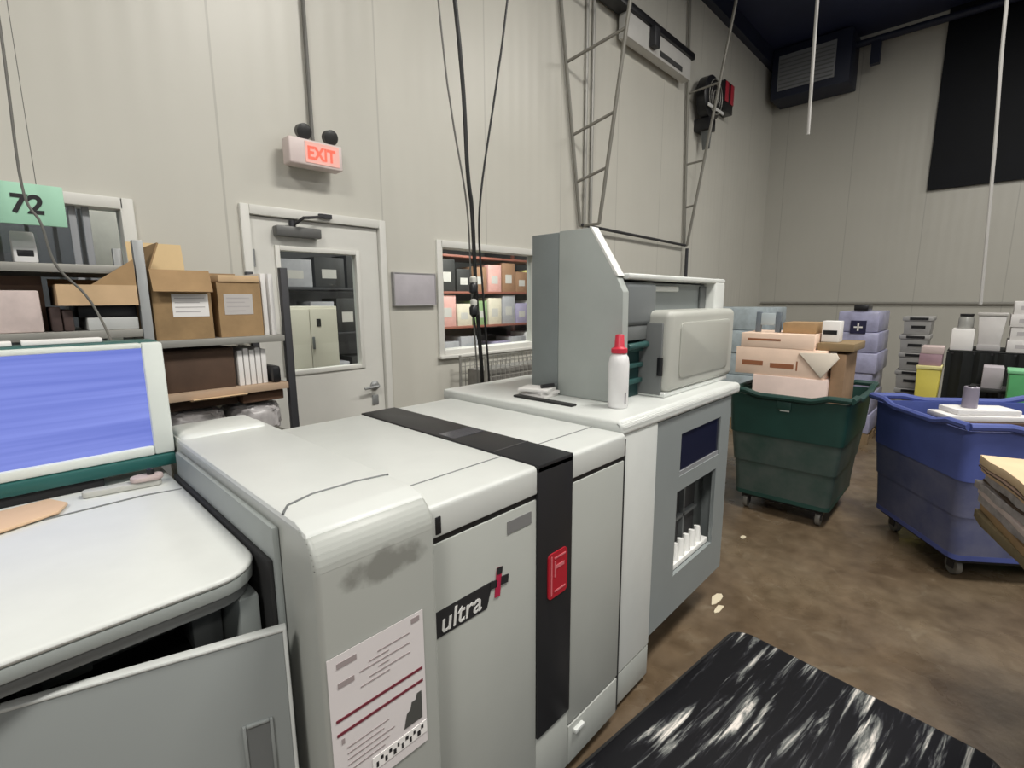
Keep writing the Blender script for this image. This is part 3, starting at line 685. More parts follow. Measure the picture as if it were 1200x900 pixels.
cable('thick black power cable hanging from ceiling to behind the engine', [(1.60, 2.3, C_Z), (1.971, 2.3, 3.221), (2.04, 2.3, 2.35), (2.068, 2.3, 2.138), (2.09, 2.3, 1.66), (2.125, 2.3, 1.20), (2.15, 2.3, .9), (2.10, 2.1, .4), (2.0, 1.90, .25)], .0125, M_bcable)
cable('thin grey cable joining the black cable from its left', [(1.62, 2.33, C_Z), (1.881, 2.33, 3.186), (1.955, 2.33, 2.65), (2.05, 2.325, 2.16), (2.075, 2.325, 1.66), (2.11, 2.325, 1.15), (2.13, 2.325, .6), (2.13, 2.325, 0.01)], .0055, M_cable)
cable('thin black cable joining the thick cable from its right', [(2.75, 2.25, C_Z), (2.337, 2.25, 3.362), (2.237, 2.25, 2.866), (2.085, 2.25, 2.14), (2.10, 2.25, 1.66), (2.14, 2.25, 1.15), (2.16, 2.25, .6), (2.16, 2.25, 0.01)], .0065, M_bcable)
t = thing('cable_plug', 'black and white plug pair clipped on the hanging black cable', 'plug', (2.045, 2.27, 1.5))
for z in (1.635, 1.50):
    MB().lathe([(.012, 0), (.026, .015), (.028, .055), (.018, .07)], (2.04, 2.268, z), 16).build('plug_body', M_black, t)
    MB().lathe([(.019, .0705), (.021, .075), (.021, .10), (.012, .108)], (2.04, 2.268, z), 16).build('plug_collar', mat('plug_white', (.75, .74, .68), .5), t)
MB().tube([(2.04, 2.268, 1.50), (2.05, 2.268, 1.44), (2.085, 2.285, 1.36)], .005, 6).build('lead', M_bcable, t)

# wall bracket towers carrying the gantry rail
def tower(label, wall, outer, rungs, m):
    t = thing('bracket_tower', label, 'bracket', (wall[-1][0], wall[-1][1], wall[-1][2]), 'tapering wall bracket towers')
    MB().tube(wall, .018, 8).build('rail', m, t); MB().tube(outer, .018, 8).build('rail', m, t)
    for a, b_ in rungs: MB().tube([a, b_], .014, 8).build('rung', m, t)
    return t
def lerp(a, b, u): return tuple(a[i] + (b[i] - a[i]) * u for i in range(3))
def on(line, z):
    (a, b) = line; u = (z - a[2]) / (b[2] - a[2]); return lerp(a, b, u)
M_tow = mat('bracket_grey', (.25, .24, .21), .5, .2)
A0, A1 = (3.66, 3.10, C_Z), (4.26, 3.10, 2.34); O0, O1 = (4.02, 2.22, C_Z), (4.26, 2.87, 2.34)
tower('tapering grey bracket tower on the wall above the finisher plate', [A0, A1], [O0, O1],
      [(on((A0, A1), 3.78), on((O0, O1), 3.94)), (on((A0, A1), 4.4), on((O0, O1), 4.55)), (on((A0, A1), 3.17), on((O0, O1), 3.30)), (on((A0, A1), 2.75), on((O0, O1), 2.84)), (A1, O1)], M_tow)
A0, A1 = (6.45, 3.10, C_Z), (6.66, 3.10, 2.32); O0, O1 = (6.58, 2.48, C_Z), (6.64, 3.05, 2.32)
tower('tapering grey bracket tower at the far end of the gantry rail', [A0, A1], [O0, O1],
      [(on((A0, A1), 3.35), on((O0, O1), 3.37)), (on((A0, A1), 2.81), on((O0, O1), 2.83)), (on((A0, A1), 4.2), on((O0, O1), 4.25)), (A1, O1)], M_tow)
tag(MB().tube([(4.24, 3.06, 2.345), (6.645, 3.075, 2.32)], .016, 8).build('tie_bar', M_darksteel), 'thin dark bar joining the feet of the two bracket towers', 'bar')
tag(MB().tube([(6.67, 3.06, 2.28), (6.68, 3.06, 0.001)], .022, 8).build('drop_pipe', M_darksteel), 'dark pipe dropping down the wall under the far bracket tower', 'pipe')
t = thing('conduit_pair', 'pair of thin vertical conduits on the wall behind the bracket tower', 'conduit', (4.4, 3.1, 0))
for x in (4.34, 4.45): MB().tube([(x, 3.115, C_Z - .24), (x + .02, 3.115, 0.001)], .017, 8).build('conduit', mat('conduit_pale', (.42, .41, .38), .45, .2), t)
t = thing('gantry_rail', 'white gantry rail with black top edge high on the wall', 'rail', (5.7, 3.05, 4.4))
MB().box(4.86, 6.34, 2.98, 3.09, 4.26, 4.50, bev=.006).build('rail_body', mat('rail_white', (.60, .59, .56), .5), t)
MB().box(4.50, 6.38, 2.95, 3.11, 4.50, 4.57, bev=.006).build('top_edge', M_black, t)
g = MB(); rnd = random.Random(8)
g.box(5.55, 6.1, 2.974, 2.98, 4.29, 4.345); g.build('dark_plate', mat('plate_ink', (.05, .05, .05), .6), t)
MB().box(5.30, 5.42, 2.91, 2.98, 4.30, 4.50, bev=.01).build('trolley', M_darksteel, t)
MB().tube([(3.9, 3.08, 4.53), (4.50, 3.08, 4.53)], .02, 8).build('feed_pipe', M_tow, t)
t = thing('wall_fan', 'black wall fan with white strap beside the gantry rail', 'fan', (6.95, 3.05, 4.1))
fan = Matrix.Translation((6.95, 3.08, 4.22)) @ Matrix.Rotation(PI / 2 , 4, 'X')
MB().lathe([(.20, 0), (.27, .03), (.27, .14), (.22, .17)], (0, 0, 0), 28, M=fan).build('drum', M_black, t)
g = MB()
for r_ in (.08, .15, .21): 
    g.tube([(6.95 + r_ * math.cos(a * PI / 10), 2.90, 4.22 + r_ * math.sin(a * PI / 10)) for a in range(21)], .006, 6)
g.build('guard', M_galv, t)
bx('strap', mat('strap_white', (.7, .7, .68), .5), t, 6.70, 7.20, 2.885, 2.90, 4.05, 4.09); bx('bracket', M_black, t, 6.84, 7.06, 2.93, W_Y, 3.82, 3.97, bev=.01)
MB().prism([(6.90, 3.82), (7.02, 3.82), (6.98, 3.60)], 'y', 2.96, 3.06).build('bracket_point', M_dgrey, t)
t = thing('alarm_box', 'small red and black alarm box right of the wall fan', 'alarm', (7.62, 3.08, 4.2))
bx('body', M_black, t, 7.47, 7.80, 3.0, W_Y + .003, 4.22, 4.62, bev=.01); 
for x in (7.49, 7.68): bx('red_lens', mat('lens_red', (.45, .03, .05), .3), t, x, x + .10, 2.985, 3.0, 4.34, 4.60, bev=.004)
cable('pale cord hanging from the ceiling before the corner vent', [(6.0, 1.56, C_Z), (6.0, 1.552, 4.491), (6.0, 1.53, 3.25)], .016, M_pale, 'rope', 'hanging_rope')
cable('pale cord hanging before the black cladding on the right', [(5.0, .19, C_Z), (5.0, .14, 3.577), (5.0, .09, 2.6), (5.0, .043, 1.55)], .011, M_pale, 'rope', 'hanging_rope')
# corner vent
t = thing('corner_vent', 'dark blue vent unit with pale grille in the ceiling corner', 'vent', (9.8, 2.5, 4.88))
g = MB(); g.box(9.45, B_X, 1.92, 3.03, 4.86, 5.62, bev=.01); g.build('casing', M_navy, t)
g = MB(); g.box(9.435, 9.452, 2.12, 2.93, 4.97, 5.50, bev=.004); vp = g.build('grille', mat('vent_grey', (.26, .27, .28), .5), t)
g = MB()
for i in range(8): g.box(9.428, 9.436, 2.14, 2.91, 5.0 + i * .06, 5.018 + i * .06)
g.build('slat', mat('vent_slat', (.17, .175, .18), .5), vp)

# ------------------------------------------------------------------ bins on the right
def bin_truck(name, label, m, md, loc, rz, LX, LY, zt, ins, stickers):
    """tapered plastic tub on castors; local +x runs away from the shown front"""
    t = thing(name, label, 'bin truck', (0, 0, 0)); 
    z0, z1 = .135, zt
    th = .02
    def wall_ring(za, zb, ia, ib, mm, nm):
        g = MB(); b = bmesh.new(); R = []
        for (z, i_, off) in ((za, ia, 0), (zb, ib, 0), (zb, ib, th), (za, ia, th)):
            R.append([b.verts.new((x, y, z)) for x, y in rrect(i_ + off, LX - i_ - off, i_ + off, LY - i_ - off, .05, n=4)])
        n = len(R[0])
        for a in range(4):
            for k in range(n): b.faces.new((R[a][k], R[a][(k + 1) % n], R[(a + 1) % 4][(k + 1) % n], R[(a + 1) % 4][k]))
        bmesh.ops.recalc_face_normals(b, faces=b.faces[:]); g._merge(b); return g.build(nm, mm, t)
    zs = z0 + (z1 - z0) * .60; zm = z0 + (z1 - z0) * .33
    wall_ring(zs, z1 - .03, ins * .45, .012, m, 'upper_wall')
    wall_ring(zm, zs, ins * .85, ins * .55, md, 'middle_wall'); wall_ring(z0, zm, ins * 1.25, ins * .95, md, 'lower_wall')
    g = MB(); g.prism(rrect(ins * 1.2, LX - ins * 1.2, ins * 1.2, LY - ins * 1.2, .05), 'z', z0, z0 + .03); g.build('floor_pan', m, t)
    # rim: rolled edge that dips in the middle of every side
    def rimz(u): return zt - .028 + .028 * (1 if abs(u - .5) > .33 else (0 if abs(u - .5) < .22 else (abs(u - .5) - .22) / .11))
    for (p, q) in (((0, 0), (LX, 0)), ((LX, 0), (LX, LY)), ((LX, LY), (0, LY)), ((0, LY), (0, 0))):
        pts = []
        for k in range(25):
            u = k / 24; pts.append((p[0] + (q[0] - p[0]) * u, p[1] + (q[1] - p[1]) * u, rimz(u)))
        MB().tube(pts, .021, 8).build('rim', m, t)
    g = MB(); g.box(.004, .03, LY * .44, LY * .56, z1 - .115, z1 - .05, bev=.008); g.build('latch_boss', m, t)
    g = MB(); g.box(ins * 1.9, LX - ins * 1.9, ins * 1.9, LY - ins * 1.9, .105, .1345); g.build('chassis', M_soft, t)
    for (x, y) in ((.17, .15), (.17, LY - .15), (LX - .17, .15), (LX - .17, LY - .15)):
        c = MB(); c.box(x - .03, x + .03, y - .03, y + .03, .085, .106); c.box(x - .025, x + .025, y - .022, y - .017, .04, .09); c.box(x - .025, x + .025, y + .017, y + .022, .04, .09)
        cc = c.build('castor', M_darksteel, t)
        MB().lathe([(.0, -.015), (.05, -.015), (.052, -.008), (.052, .008), (.05, .015), (.0, .015)], (0, 0, 0), 20, M=Matrix.Translation((x, y, .0525)) @ Matrix.Rotation(PI / 2, 4, 'X')).build('wheel', mat('castor_wheel_grey', (.20, .19, .17), .5), cc)
    for (x, y, z, sx, sy, sz, mm) in stickers: MB().box(x, x + sx, y, y + sy, z, z + sz, bev=.001).build('sticker', mm, t)
    t.location = loc; t.rotation_euler = (0, 0, rz); ORG[t.name] = Vector((0, 0, 0))
    return t
M_green = mat('green_bin_plastic', (.015, .058, .048), .45, var=.25, scale=4)
M_greend = mat('scuffed_green_plastic', (.075, .095, .088), .55, c2=(.028, .062, .052), scale=5)
M_blue = mat('blue_bin_plastic', (.085, .118, .37), .42, var=.2, scale=4)
M_blued = mat('scuffed_blue_plastic', (.15, .16, .25), .55, c2=(.08, .095, .20), scale=5)
M_stick = mat('white_sticker', (.6, .66, .64), .6)
bin_truck('bin_truck', 'dark green wheeled bin truck heaped with cartons', M_green, M_greend, (3.74, .560, 0), 0, .92, .79, .945, .065,
          [(.010, .36, .82, .006, .06, .035, M_stick)])
c36, s36 = math.cos(math.radians(36)), math.sin(math.radians(36))
BLX, BLY = .89, 1.15
bo = Vector((3.50 + s36 * BLY, .0 - c36 * BLY, 0))
bin_truck('bin_truck', 'blue wheeled bin truck in front of the black draped counter', M_blue, M_blued, bo, math.radians(36), BLX, BLY, .925, .05,
          [(.12, BLY - .026, .73, .055, .006, .055, M_stick), (.30, BLY - .026, .735, .03, .006, .03, mat('red_sticker', (.35, .06, .07), .6))])
MBL = Matrix.Translation(bo) @ Matrix.Rotation(math.radians(36), 4, 'Z')
def bl(x, y, z): return MBL @ Vector((x, y, z))
# what lies in the blue bin
t = thing('shipping_carton', 'brown carton lying inside the blue bin truck', 'carton', (0, 0, 0)); ORG[t.name] = Vector((0, 0, 0))
MB().box(.52, .74, .42, .86, .166, .83, bev=.005).build('box', M_cardd, t); t.matrix_world = MBL
t = thing('foam_sheet', 'white foam sheets lying on top inside the blue bin truck', 'foam sheet', (0, 0, 0)); ORG[t.name] = Vector((0, 0, 0))
for k, (a0, a1, b0, b1) in enumerate(((.54, .75, .40, .88), (.56, .74, .46, .82))): MB().box(a0, a1, b0, b1, .831 + k * .035, .865 + k * .035, bev=.006).build('sheet', M_paper, t)
t.matrix_world = MBL
t = thing('film_roll', 'grey roll of wrapping film standing in the blue bin truck', 'roll', (0, 0, 0)); ORG[t.name] = Vector((0, 0, 0))
MB().lathe([(.040, 0), (.040, .13), (.036, .135)], (.65, .70, .902), 20).build('film', mat('film_grey', (.30, .27, .33), .3), t)
MB().lathe([(.020, .1355), (.020, .142)], (.65, .70, .902), 16).build('core', M_dark, t); t.matrix_world = MBL

# cartons heaped in the green bin
M_sal = mat('salmon_carton', (.95, .72, .57), .75, var=.10, scale=6)
M_salp = mat('pinkish_carton', (.90, .72, .65), .75, var=.12, scale=6)
M_inkb = mat('brown_carton_ink', (.34, .13, .06), .8)
def printed(t, y0, y1, z0, z1, x):
    MB().box(x - .0015, x, y0, y1, z0, z1).build('print', M_inkb, t)
t = carton('shipping_carton', 'tall pinkish carton at the bottom of the green bin heap', 'carton', 3.99, 4.46, .76, 1.25, .168, 1.03, M_salp)
t = carton('shipping_carton', 'salmon carton with two brown prints in the green bin heap', 'carton', 4.00, 4.46, .78, 1.39, 1.031, 1.235, M_sal)
for a in ((1.19, 1.34, 1.10, 1.135), (.98, 1.14, 1.09, 1.125), (.955, .965, 1.08, 1.15)): printed(t, a[0], a[1], a[2], a[3], 4.0)
t = carton('shipping_carton', 'flat salmon carton on top of the green bin heap', 'carton', 4.00, 4.44, .86, 1.36, 1.236, 1.345, M_sal)
printed(t, 1.08, 1.31, 1.29, 1.305, 4.0)
carton('shipping_carton', 'brown carton standing at the right of the green bin heap', 'carton', 4.05, 4.45, .672, .755, .168, 1.215, mat('dull_brown_card', (.30, .19, .11), .85, var=.3))
t = carton('shipping_carton', 'flat brown carton lying across the right of the green bin heap', 'carton', 4.04, 4.46, .63, .85, 1.236, 1.29, mat('olive_brown_card', (.27, .19, .10), .85))
tag(MB().prism([(.80, 1.045), (.95, 1.215), (.72, 1.225), (.70, 1.19)], 'x', 3.985, 3.998, bev=.001).build('paper_flap', mat('cream_paper', (.88, .78, .66), .8)), 'folded cream paper hanging over the salmon carton in green bin', 'paper')
carton('shipping_carton', 'small brown box on top of the flat salmon carton', 'carton', 4.10, 4.36, .88, 1.10, 1.346, 1.425, M_card)
t = thing('handle_frame', 'small grey open frame standing on the flat salmon carton', 'frame', (4.15, 1.22, 1.346))
for y in (1.145, 1.285): bx('upright', mat('frame_bluegrey', (.14, .17, .20), .5), t, 4.13, 4.17, y - .018, y + .018, 1.346, 1.50)
bx('top_bar', mat('frame_pale', (.45, .52, .55), .5), t, 4.13, 4.17, 1.163, 1.267, 1.40, 1.49)
t = thing('white_box', 'small white box with black band on the brown flat carton', 'box', (4.2, .80, 1.291))
bx('box', M_paper, t, 4.13, 4.25, .74, .85, 1.291, 1.44); bx('band', M_black, t, 4.128, 4.13, .755, .84, 1.345, 1.375, bev=0)

# stock along the far wall
def pallet(t, x0, x1, y0, y1):
    g = MB()
    for i in range(5):
        y = y0 + (y1 - y0) * (i + .1) / 5; g.box(x0, x1, y, y + (y1 - y0) * .16, .10, .12)
    for i in range(3):
        x = x0 + (x1 - x0 - .1) * i / 2; g.box(x, x + .1, y0, y1, 0, .10)
    g.build('pallet', mat('pallet_wood', (.30, .21, .12), .85, var=.3), t)
def wrapped(label, x0, x1, y0, y1, z1, c, rows, emblem=False):
    t = thing('wrapped_pallet', label, 'pallet load', ((x0 + x1) / 2, (y0 + y1) / 2, 0))
    pallet(t, x0, x1, y0, y1); g = MB(); h = (z1 - .121) / rows
    for i in range(rows):
        k = .012 * ((i * 7) % 3); g.box(x0 + k, x1 - k, y0 + k, y1 - k, .121 + i * h, .121 + (i + 1) * h - .004, bev=.015)
    g.build('load', mat('wrap_' + label[:14], c, .3, var=.3, scale=9), t)
    if emblem:
        ya, yb = y0 + .13, y0 + .27
        e_ = MB().box(x0 - .002, x0 + .02, ya, yb, 1.22, 1.36).build('emblem', mat('emblem_ink', (.012, .012, .05), .5), t)
        g = MB(); m_ = (ya + yb) / 2; g.box(x0 - .003, x0 - .0019, m_ - .008, m_ + .008, 1.25, 1.33); g.box(x0 - .003, x0 - .0019, ya + .03, yb - .03, 1.282, 1.298); g.build('cross', M_paper, e_)
    return t
wrapped('tall bluish film wrapped pallet behind the green bin', 6.5, 7.3, .80, 1.22, 1.46, (.42, .42, .60), 6, True)
tag(bx('black_case', M_black, None, 6.52, 6.80, .93, 1.06, 1.465, 1.53, bev=.01), 'small black case on the tall bluish wrapped pallet', 'case')
wrapped('pale blue film wrapped pallet behind the finisher unit', 6.3, 7.1, 1.86, 2.65, 1.50, (.50, .58, .62), 5)
g0 = 'grey slotted crates stacked along the far wall'
for i in range(7):
    z = i * .2
    t = thing('slotted_crate', ('grey slotted crate, topmost of the stack along the far wall' if i == 6 else
        'grey slotted crate in the far stack, ' + ('lowest on the floor', 'second from the floor', 'third from the floor', 'fourth from the floor', 'third from the top', 'second from the top')[i]), 'crate', (7.2, .54, z), g0)
    g = MB(); x0, x1, y0, y1 = 7.0, 7.4, .42 + .012 * (i % 2), .66 + .012 * (i % 2)
    g.frustum((x0 + .01, x1 - .01, y0 + .01, y1 - .01), (x0, x1, y0, y1), z + .001, z + .150, bev=.004); g.box(x0 - .012, x1 + .012, y0 - .012, y1 + .012, z + .150, z + .196, bev=.006)
    g.build('body', mat('crate_grey', (.36, .355, .34), .55), t)
    MB().box(x0 - .016, x0 - .011, y0 + .03, y1 - .05, z + .160, z + .188).build('slot', M_black, t)
    MB().box(x0 - .002, x0 + .01, y0 + .05, y1 - .07, z + .07, z + .10).build('slot', M_dark, t)
t = thing('draped_counter', 'high counter under black cloth in front of the far wall', 'counter', (6.8, -.2, 0))
MB().box(6.45, 7.15, -.95, .235, 1.06, 1.085, bev=.004).build('counter_top', M_darksteel, t)
g = MB()                                                     # cloth with soft vertical folds
pts = []; n = 60
for k in range(n + 1):
    y = -.96 + 1.205 * k / n; pts.append((6.435 + .016 * math.sin(k * .9) + .008 * math.sin(k * 2.3), y))
g.prism(pts + [(6.47, .245), (6.47, -.96)], 'z', .02, 1.08); g.box(6.44, 7.16, -.96, .245, 1.0855, 1.092, bev=.002)
g.build('cloth', mat('black_cloth', (.010, .012, .012), .85, var=.4), t)
for (x, y) in ((6.52, -.88), (6.52, .16), (7.08, -.88), (7.08, .16)): bx('leg', M_darksteel, t, x - .025, x + .025, y - .025, y + .025, 0, 1.06)
tag(bx('storage_box', M_paper, None, 6.50, 6.78, .065, .232, 1.093, 1.30, bev=.006), 'white box on the left end of the black counter', 'box')
t = thing('jar', 'grey clear jar with black lid on the white counter box', 'jar', (6.64, .135, 1.3005))
MB().lathe([(.055, 0), (.058, .01), (.058, .10), (.045, .118)], (6.62, .14, 1.3005), 20).build('body', mat('jar_grey', (.34, .34, .32), .25), t)
MB().lathe([(.052, .1185), (.052, .142)], (6.62, .14, 1.3005), 20).build('lid', M_black, t)
t = thing('white_tub', 'white tapered tub on the middle of the black counter', 'tub', (6.62, -.035, 1.093))
MB().frustum((6.53, 6.71, -.115, .03), (6.49, 6.75, -.14, .055), 1.093, 1.43, bev=.01).build('body', mat('tub_white', (.74, .71, .70), .5), t)
bx('rim', mat('tub_rim_grey', (.50, .48, .46), .5), t, 6.48, 6.76, -.148, .063, 1.43, 1.455)
bx('base_band', mat('tub_band', (.48, .46, .46), .5), t, 6.515, 6.72, -.125, .04, 1.1, 1.155)
for i, lab in enumerate(('lowest white carton of the pile on the right of the counter', 'second white carton of the pile on the right of the counter', 'third white carton of the pile on the right of the counter', 'topmost white carton of the pile on the right of the counter')):
    z = 1.093 + i * .118
    t = thing('white_carton', lab, 'carton', (6.66, -.36, z), 'white cartons piled on the counter')
    bx('box', mat('white_carton_board', (.76, .73, .72), .75, var=.06), t, 6.5 + .01 * (i % 2), 6.82, -.58, -.165 - .012 * (i % 2), z, z + .1165, bev=.003)
    MB().box(6.4985 + .01 * (i % 2), 6.5 + .01 * (i % 2), -.30, -.22, z + .04, z + .075).build('label', mat('carton_mark', (.50, .47, .48), .8), t)
tag(bx('grey_box', mat('mauve_grey_box', (.46, .42, .45), .7), None, 6.06, 6.3, -.165, -.03, .80, .99, bev=.005), 'mauve grey box on the stool before the black counter', 'box')
t = thing('stool', 'dark stool before the black counter behind the blue bin', 'stool', (6.18, -.1, 0))
MB().box(6.03, 6.33, -.22, .04, .765, .80, bev=.01).build('seat', M_soft, t)
for (x, y) in ((6.06, -.19), (6.06, .01), (6.30, -.19), (6.30, .01)): MB().tube([(x, y, 0), (x, y, .77)], .014, 8).build('leg', M_darksteel, t)
t = thing('yellow_bin', 'yellow upright bin left of the black counter', 'bin', (6.4, .345, 0))
MB().frustum((6.30, 6.52, .29, .43), (6.27, 6.55, .262, .445), 0, .91, bev=.012).build('body', mat('yellow_plastic', (.72, .62, .12), .45, var=.12), t)
bx('lid', mat('yellow_pale', (.82, .76, .36), .45), t, 6.26, 6.56, .256, .450, .91, .945)
tag(bx('pink_box', mat('dusky_pink_box', (.42, .27, .32), .7, var=.2, scale=12), None, 6.28, 6.54, .268, .438, .946, 1.06, bev=.004), 'dusky pink box on the lid of the yellow bin', 'box')
tag(bx('pale_box', mat('pale_pink_box', (.62, .50, .48), .7), None, 6.28, 6.54, .262, .43, 1.061, 1.13, bev=.004), 'pale pink box topmost on the yellow bin', 'box')
t = thing('green_tote', 'bright green tote at the right edge beside the stool', 'tote', (5.9, -.35, 0))
MB().frustum((5.74, 5.94, -.55, -.21), (5.71, 5.97, -.58, -.185), 0, 1.0, bev=.012).build('body', mat('green_tote_plastic', (.10, .42, .16), .45, var=.2), t)
bx('rim', mat('green_tote_rim', (.22, .58, .30), .45), t, 5.70, 5.98, -.59, -.175, .985, 1.01)

# bundle at the right edge, on a trolley
MR = Matrix.Translation((2.62, -.045, .0)) @ Matrix.Rotation(math.radians(17), 4, 'Z')
t = thing('platform_trolley', 'grey platform trolley under the cardboard bundle at the right', 'trolley', (0, 0, 0)); ORG[t.name] = Vector((0, 0, 0))
MB().box(-.70, -.08, -.62, -.21, .70, .735, bev=.008).build('platform', M_steel, t)
for x in (-.66, -.12):
    for y in (-.58, -.25):
        l_ = MB().box(x - .018, x + .018, y - .018, y + .018, .09, .70, bev=.003).build('leg', M_steel, t)
        MB().lathe([(.0, -.014), (.043, -.014), (.045, 0), (.043, .014), (.0, .014)], (0, 0, 0), 18, M=Matrix.Translation((x, y, .0455)) @ Matrix.Rotation(PI / 2, 4, 'X')).build('wheel', M_soft, l_)
MB().box(-.68, -.10, -.60, -.23, .25, .27, bev=.004).build('lower_platform', M_steel, t)
t.matrix_world = MR
t = thing('cardboard_bundle', 'stack of creased flat cardboard and paper at the right edge', 'cardboard bundle', (0, 0, 0)); ORG[t.name] = Vector((0, 0, 0))
rnd = random.Random(11); z = .736
cols = [mat('bundle_olive', (.22, .17, .09), .85, var=.3, scale=14), M_card, mat('bundle_grey', (.46, .42, .42), .8, var=.35, scale=24), M_pinkp, mat('bundle_grey', (0, 0, 0)), M_cardd, mat('bundle_grey', (0, 0, 0)), M_cardl, M_cardd, mat('bundle_cream', (.80, .60, .38), .8, var=.12, scale=8)]
for i, m_ in enumerate(cols):
    h = (.036, .03, .034, .022, .03, .01, .03, .02, .008, .035)[i]; a = rnd.uniform(-.016, .016); b_ = rnd.uniform(-.012, .012)
    g = MB(); P = []
    for k in range(9):                                       # torn, uneven long edge towards the aisle
        P.append((-.80 + a + .8 * k / 8, b_ + rnd.uniform(-.008, .008)))
    P += [(b_, -.62 + a), (-.80 + a, -.60 + b_)]
    g.prism(P, 'z', z, z + h - .0008, bev=.002); g.build('sheet', m_, t); z += h
t.matrix_world = MR

# mat and thin pale shapes painting glints on the floor
MM = Matrix.Translation((2.33, .71, 0)) @ Matrix.Rotation(math.radians(-6.5), 4, 'Z')
t = thing('floor_mat', 'black floor mat with white marbling on the concrete', 'mat', (0, 0, 0)); ORG[t.name] = Vector((0, 0, 0))
MB().prism(rrect(-1.75, 0, -.93, 0, .075), 'z', .002, .016, bev=.006).build('surface', mat_marble(), t)
MB().prism(rrect(-1.765, .015, -.945, .015, .085), 'z', .0005, .0045, bev=.0015).build('border', M_soft, t)
t.matrix_world = MM
rnd = random.Random(5)
for lab, (x, y, sx, sy) in (('larger pale painted glint on the floor by the stacker cabinet', (2.52, .885, .075, .028)), ('narrow pale painted glint on the floor nearer the mat', (2.44, .845, .06, .02)), ('small pale painted glint on the floor beyond the cabinet corner', (3.35, 1.03, .035, .02))):
    P = [(x + sx * math.cos(a * PI / 4) * rnd.uniform(.6, 1), y + sy * math.sin(a * PI / 4) * rnd.uniform(.6, 1)) for a in range(8)]
    tag(MB().prism(P, 'z', .0008, .003).build('floor_glint', mat('glint_cream', (.75, .66, .48), .7)), lab, 'painted glint', 'painted glints on the floor')

# ------------------------------------------------------------------ things in the room behind the windows
t = thing('steel_cabinet', 'beige steel cabinet seen through the door window', 'cabinet', (1.79, 4.1, 0))
bx('body', mat('beige_cabinet', (.62, .59, .50), .5, var=.04), t, 1.50, 1.985, 3.9, 4.35, .03, 1.56, bev=.006)
for i, (a, b_) in enumerate(((1.51, 1.745), (1.75, 1.975))):
    dd_ = MB().box(a, b_, 3.885, 3.9, .08, 1.54, bev=.003).build('door', mat('beige_cabinet', (0, 0, 0)), t)
bx('handle', M_dgrey, dd_, 1.70 + .055, 1.775, 3.872, 3.886, 1.22, 1.32); bx('plate', M_black, dd_, 1.80, 1.835, 3.883, 3.8855, 1.40, 1.46, bev=0)
bx('base', M_dark, t, 1.52, 1.965, 3.92, 4.33, 0, .03)
def rack2(label, x0, x1, y0, y1, zs, m):
    t = thing('storage_rack', label, 'rack', ((x0 + x1) / 2, (y0 + y1) / 2, 0))
    for x in (x0, x1):
        for y in (y0, y1): bx('post', m, t, x - .025, x + .025, y - .025, y + .025, 0, 2.6)
    for z in zs: bx('shelf', m, t, x0, x1, y0, y1, z - .03, z)
    return t
rack2('dark rack of machine parts seen through the door window', 2.05, 3.65, 5.3, 6.0, (.5, 1.25, 1.75, 2.25), M_darksteel)
rack2('red beamed rack of boxes seen through the right window', 4.05, 6.2, 5.2, 5.9, (.5, 1.25, 1.72, 2.2), mat('red_brown_steel', (.28, .10, .07), .5))
rnd = random.Random(21)
pal = [('pink', (.75, .42, .38)), ('green', (.28, .42, .20)), ('cream', (.74, .68, .55)), ('grey', (.42, .42, .45)), ('brown', (.34, .19, .11)), ('yellow', (.80, .74, .28)), ('lilac', (.42, .38, .55)), ('white', (.75, .75, .74)), ('black', (.03, .03, .03))]
def shelf_row(x0, x1, y, z, hmax, picks, where):
    x = x0; n = len(picks); wd = (x1 - x0) / n
    for i, pk in enumerate(picks):
        nm, c = pal[pk]; h = hmax * (.72 + .28 * ((i * 5 + n) % 4) / 3)
        lab = '%s box, %s from the left on %s' % (nm, ('first', 'second', 'third', 'fourth', 'fifth', 'sixth', 'seventh')[i], where)
        t = thing('stock_box', lab, 'box', (x + wd / 2, y, z), 'boxes on the racks behind the windows')
        bx('box', mat('stock_' + nm, c, .6, var=.2, scale=9), t, x + .015, x + wd - .015, y, y + .36, z, z + h, bev=.006)
        bx('band', mat('stock_band', (.55, .53, .50), .7), t, x + wd * .25, x + wd * .7, y - .002, y, z + h * .3, z + h * .6, bev=0)
        x += wd
R2 = 'shelf behind right window'
shelf_row(4.1, 6.15, 5.23, 1.251, .42, (0, 2, 1, 2, 3, 6, 7), 'middle ' + R2)
shelf_row(4.1, 6.15, 5.23, 1.721, .42, (8, 8, 4, 0, 4, 4, 5), 'upper ' + R2)
shelf_row(4.1, 6.15, 5.23, .501, .6, (3, 3, 7, 6, 3, 7), 'lower ' + R2)
R1 = 'shelf behind door window'
shelf_row(2.1, 3.6, 5.33, 1.251, .38, (8, 3, 8, 7, 8), 'middle ' + R1)
shelf_row(2.1, 3.6, 5.33, 1.751, .40, (3, 8, 8, 3), 'upper ' + R1)
shelf_row(2.1, 3.6, 5.33, .501, .5, (8, 3, 8, 4), 'lower ' + R1)
t = thing('white_board', 'pale grey notice board standing behind the left window', 'board', (.60, 3.8, 0))
MB().box(.44, .72, 3.78, 3.80, 1.3, 2.25, bev=.004).build('board', mat('pale_board', (.50, .49, .46), .6, var=.15, scale=14), t)
for x in (.46, .70): bx('leg', M_steel, t, x - .012, x + .012, 3.775, 3.805, 0, 1.3)
bx('foot', M_steel, t, .42, .74, 3.6, 3.98, 0, .015)
t = thing('curtain_strip', 'dark strip curtain hanging behind the left window', 'curtain', (0, 4.2, 0))
g = MB()
for i in range(12): g.box(-.9 + i * .125, -.9 + i * .125 + .105, 4.2 + .012 * (i % 2), 4.207 + .012 * (i % 2), .05, 2.98)
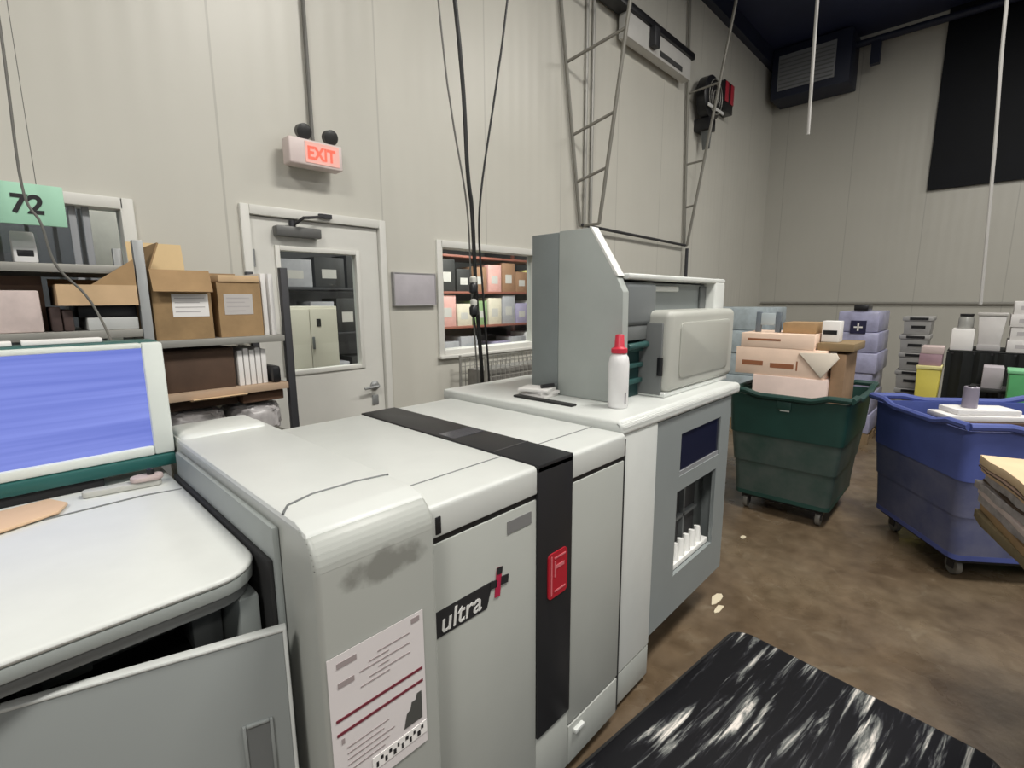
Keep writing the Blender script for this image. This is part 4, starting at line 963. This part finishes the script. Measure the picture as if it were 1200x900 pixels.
g.build('strips', mat('strip_grey', (.10, .105, .12), .4), t)
bx('track', M_darksteel, t, -.95, .65, 4.19, 4.23, 2.98, 3.0)

# ------------------------------------------------------------------ light
def area(name, loc, sx, sy, power, color=(1, .97, .91), rot=(0, 0, 0)):
    l = bpy.data.lights.new(name, 'AREA'); l.shape = 'RECTANGLE'; l.size = sx; l.size_y = sy; l.energy = power; l.color = color
    o = bpy.data.objects.new(name, l); COL.objects.link(o); o.location = loc; o.rotation_euler = rot
    return o
for x, y, p in ((-2.4, -1.0, 165), (2.4, -.6, 160), (6.2, -.5, 80), (-1.6, -4.6, 60), (2.4, -4.6, 60), (6.2, -4.6, 75)):
    area('bay_and_fill_light', (x, y, 5.35), 1.5, .7, p)  # nearer row stands for the bay lamps; rear row is added fill
area('room_fill_light', (4.4, 4.2, 2.95), 1.6, .5, 75)  # unseen lamps added to brighten the room behind the windows
area('room_fill_light', (.3, 3.55, 2.95), 1.0, .3, 12)
area('room_fill_light', (1.75, 3.52, 2.9), .7, .3, 20)
wd = bpy.data.worlds.new('World'); S.world = wd; wd.use_nodes = True
bg = wd.node_tree.nodes['Background']; bg.inputs[0].default_value = (.93, .97, 1, 1); bg.inputs[1].default_value = .23

# ------------------------------------------------------------------ camera
cd = bpy.data.cameras.new('camera'); cam = bpy.data.objects.new('camera', cd); COL.objects.link(cam)
cd.sensor_width = 36; cd.lens = 578.14 / 1200 * 36; cd.clip_start = .02; cd.clip_end = 100
pitch, roll, yaw = .1683906, -.00560347, .76272234
fw = Vector((math.cos(yaw) * math.cos(pitch), math.sin(yaw) * math.cos(pitch), -math.sin(pitch)))
rt = Vector((math.sin(yaw), -math.cos(yaw), 0)); up = rt.cross(fw)
c_, s_ = math.cos(roll), math.sin(roll); rt, up = c_ * rt + s_ * up, -s_ * rt + c_ * up
M = Matrix((rt, up, -fw)).transposed().to_4x4(); M.translation = (0, 0, 1.6)
cam.matrix_world = M
S.camera = cam
S.view_settings.view_transform = 'Standard'; S.view_settings.look = 'None'
S.view_settings.gamma = 1; S.view_settings.use_curve_mapping = False; S.view_settings.exposure = 0.28
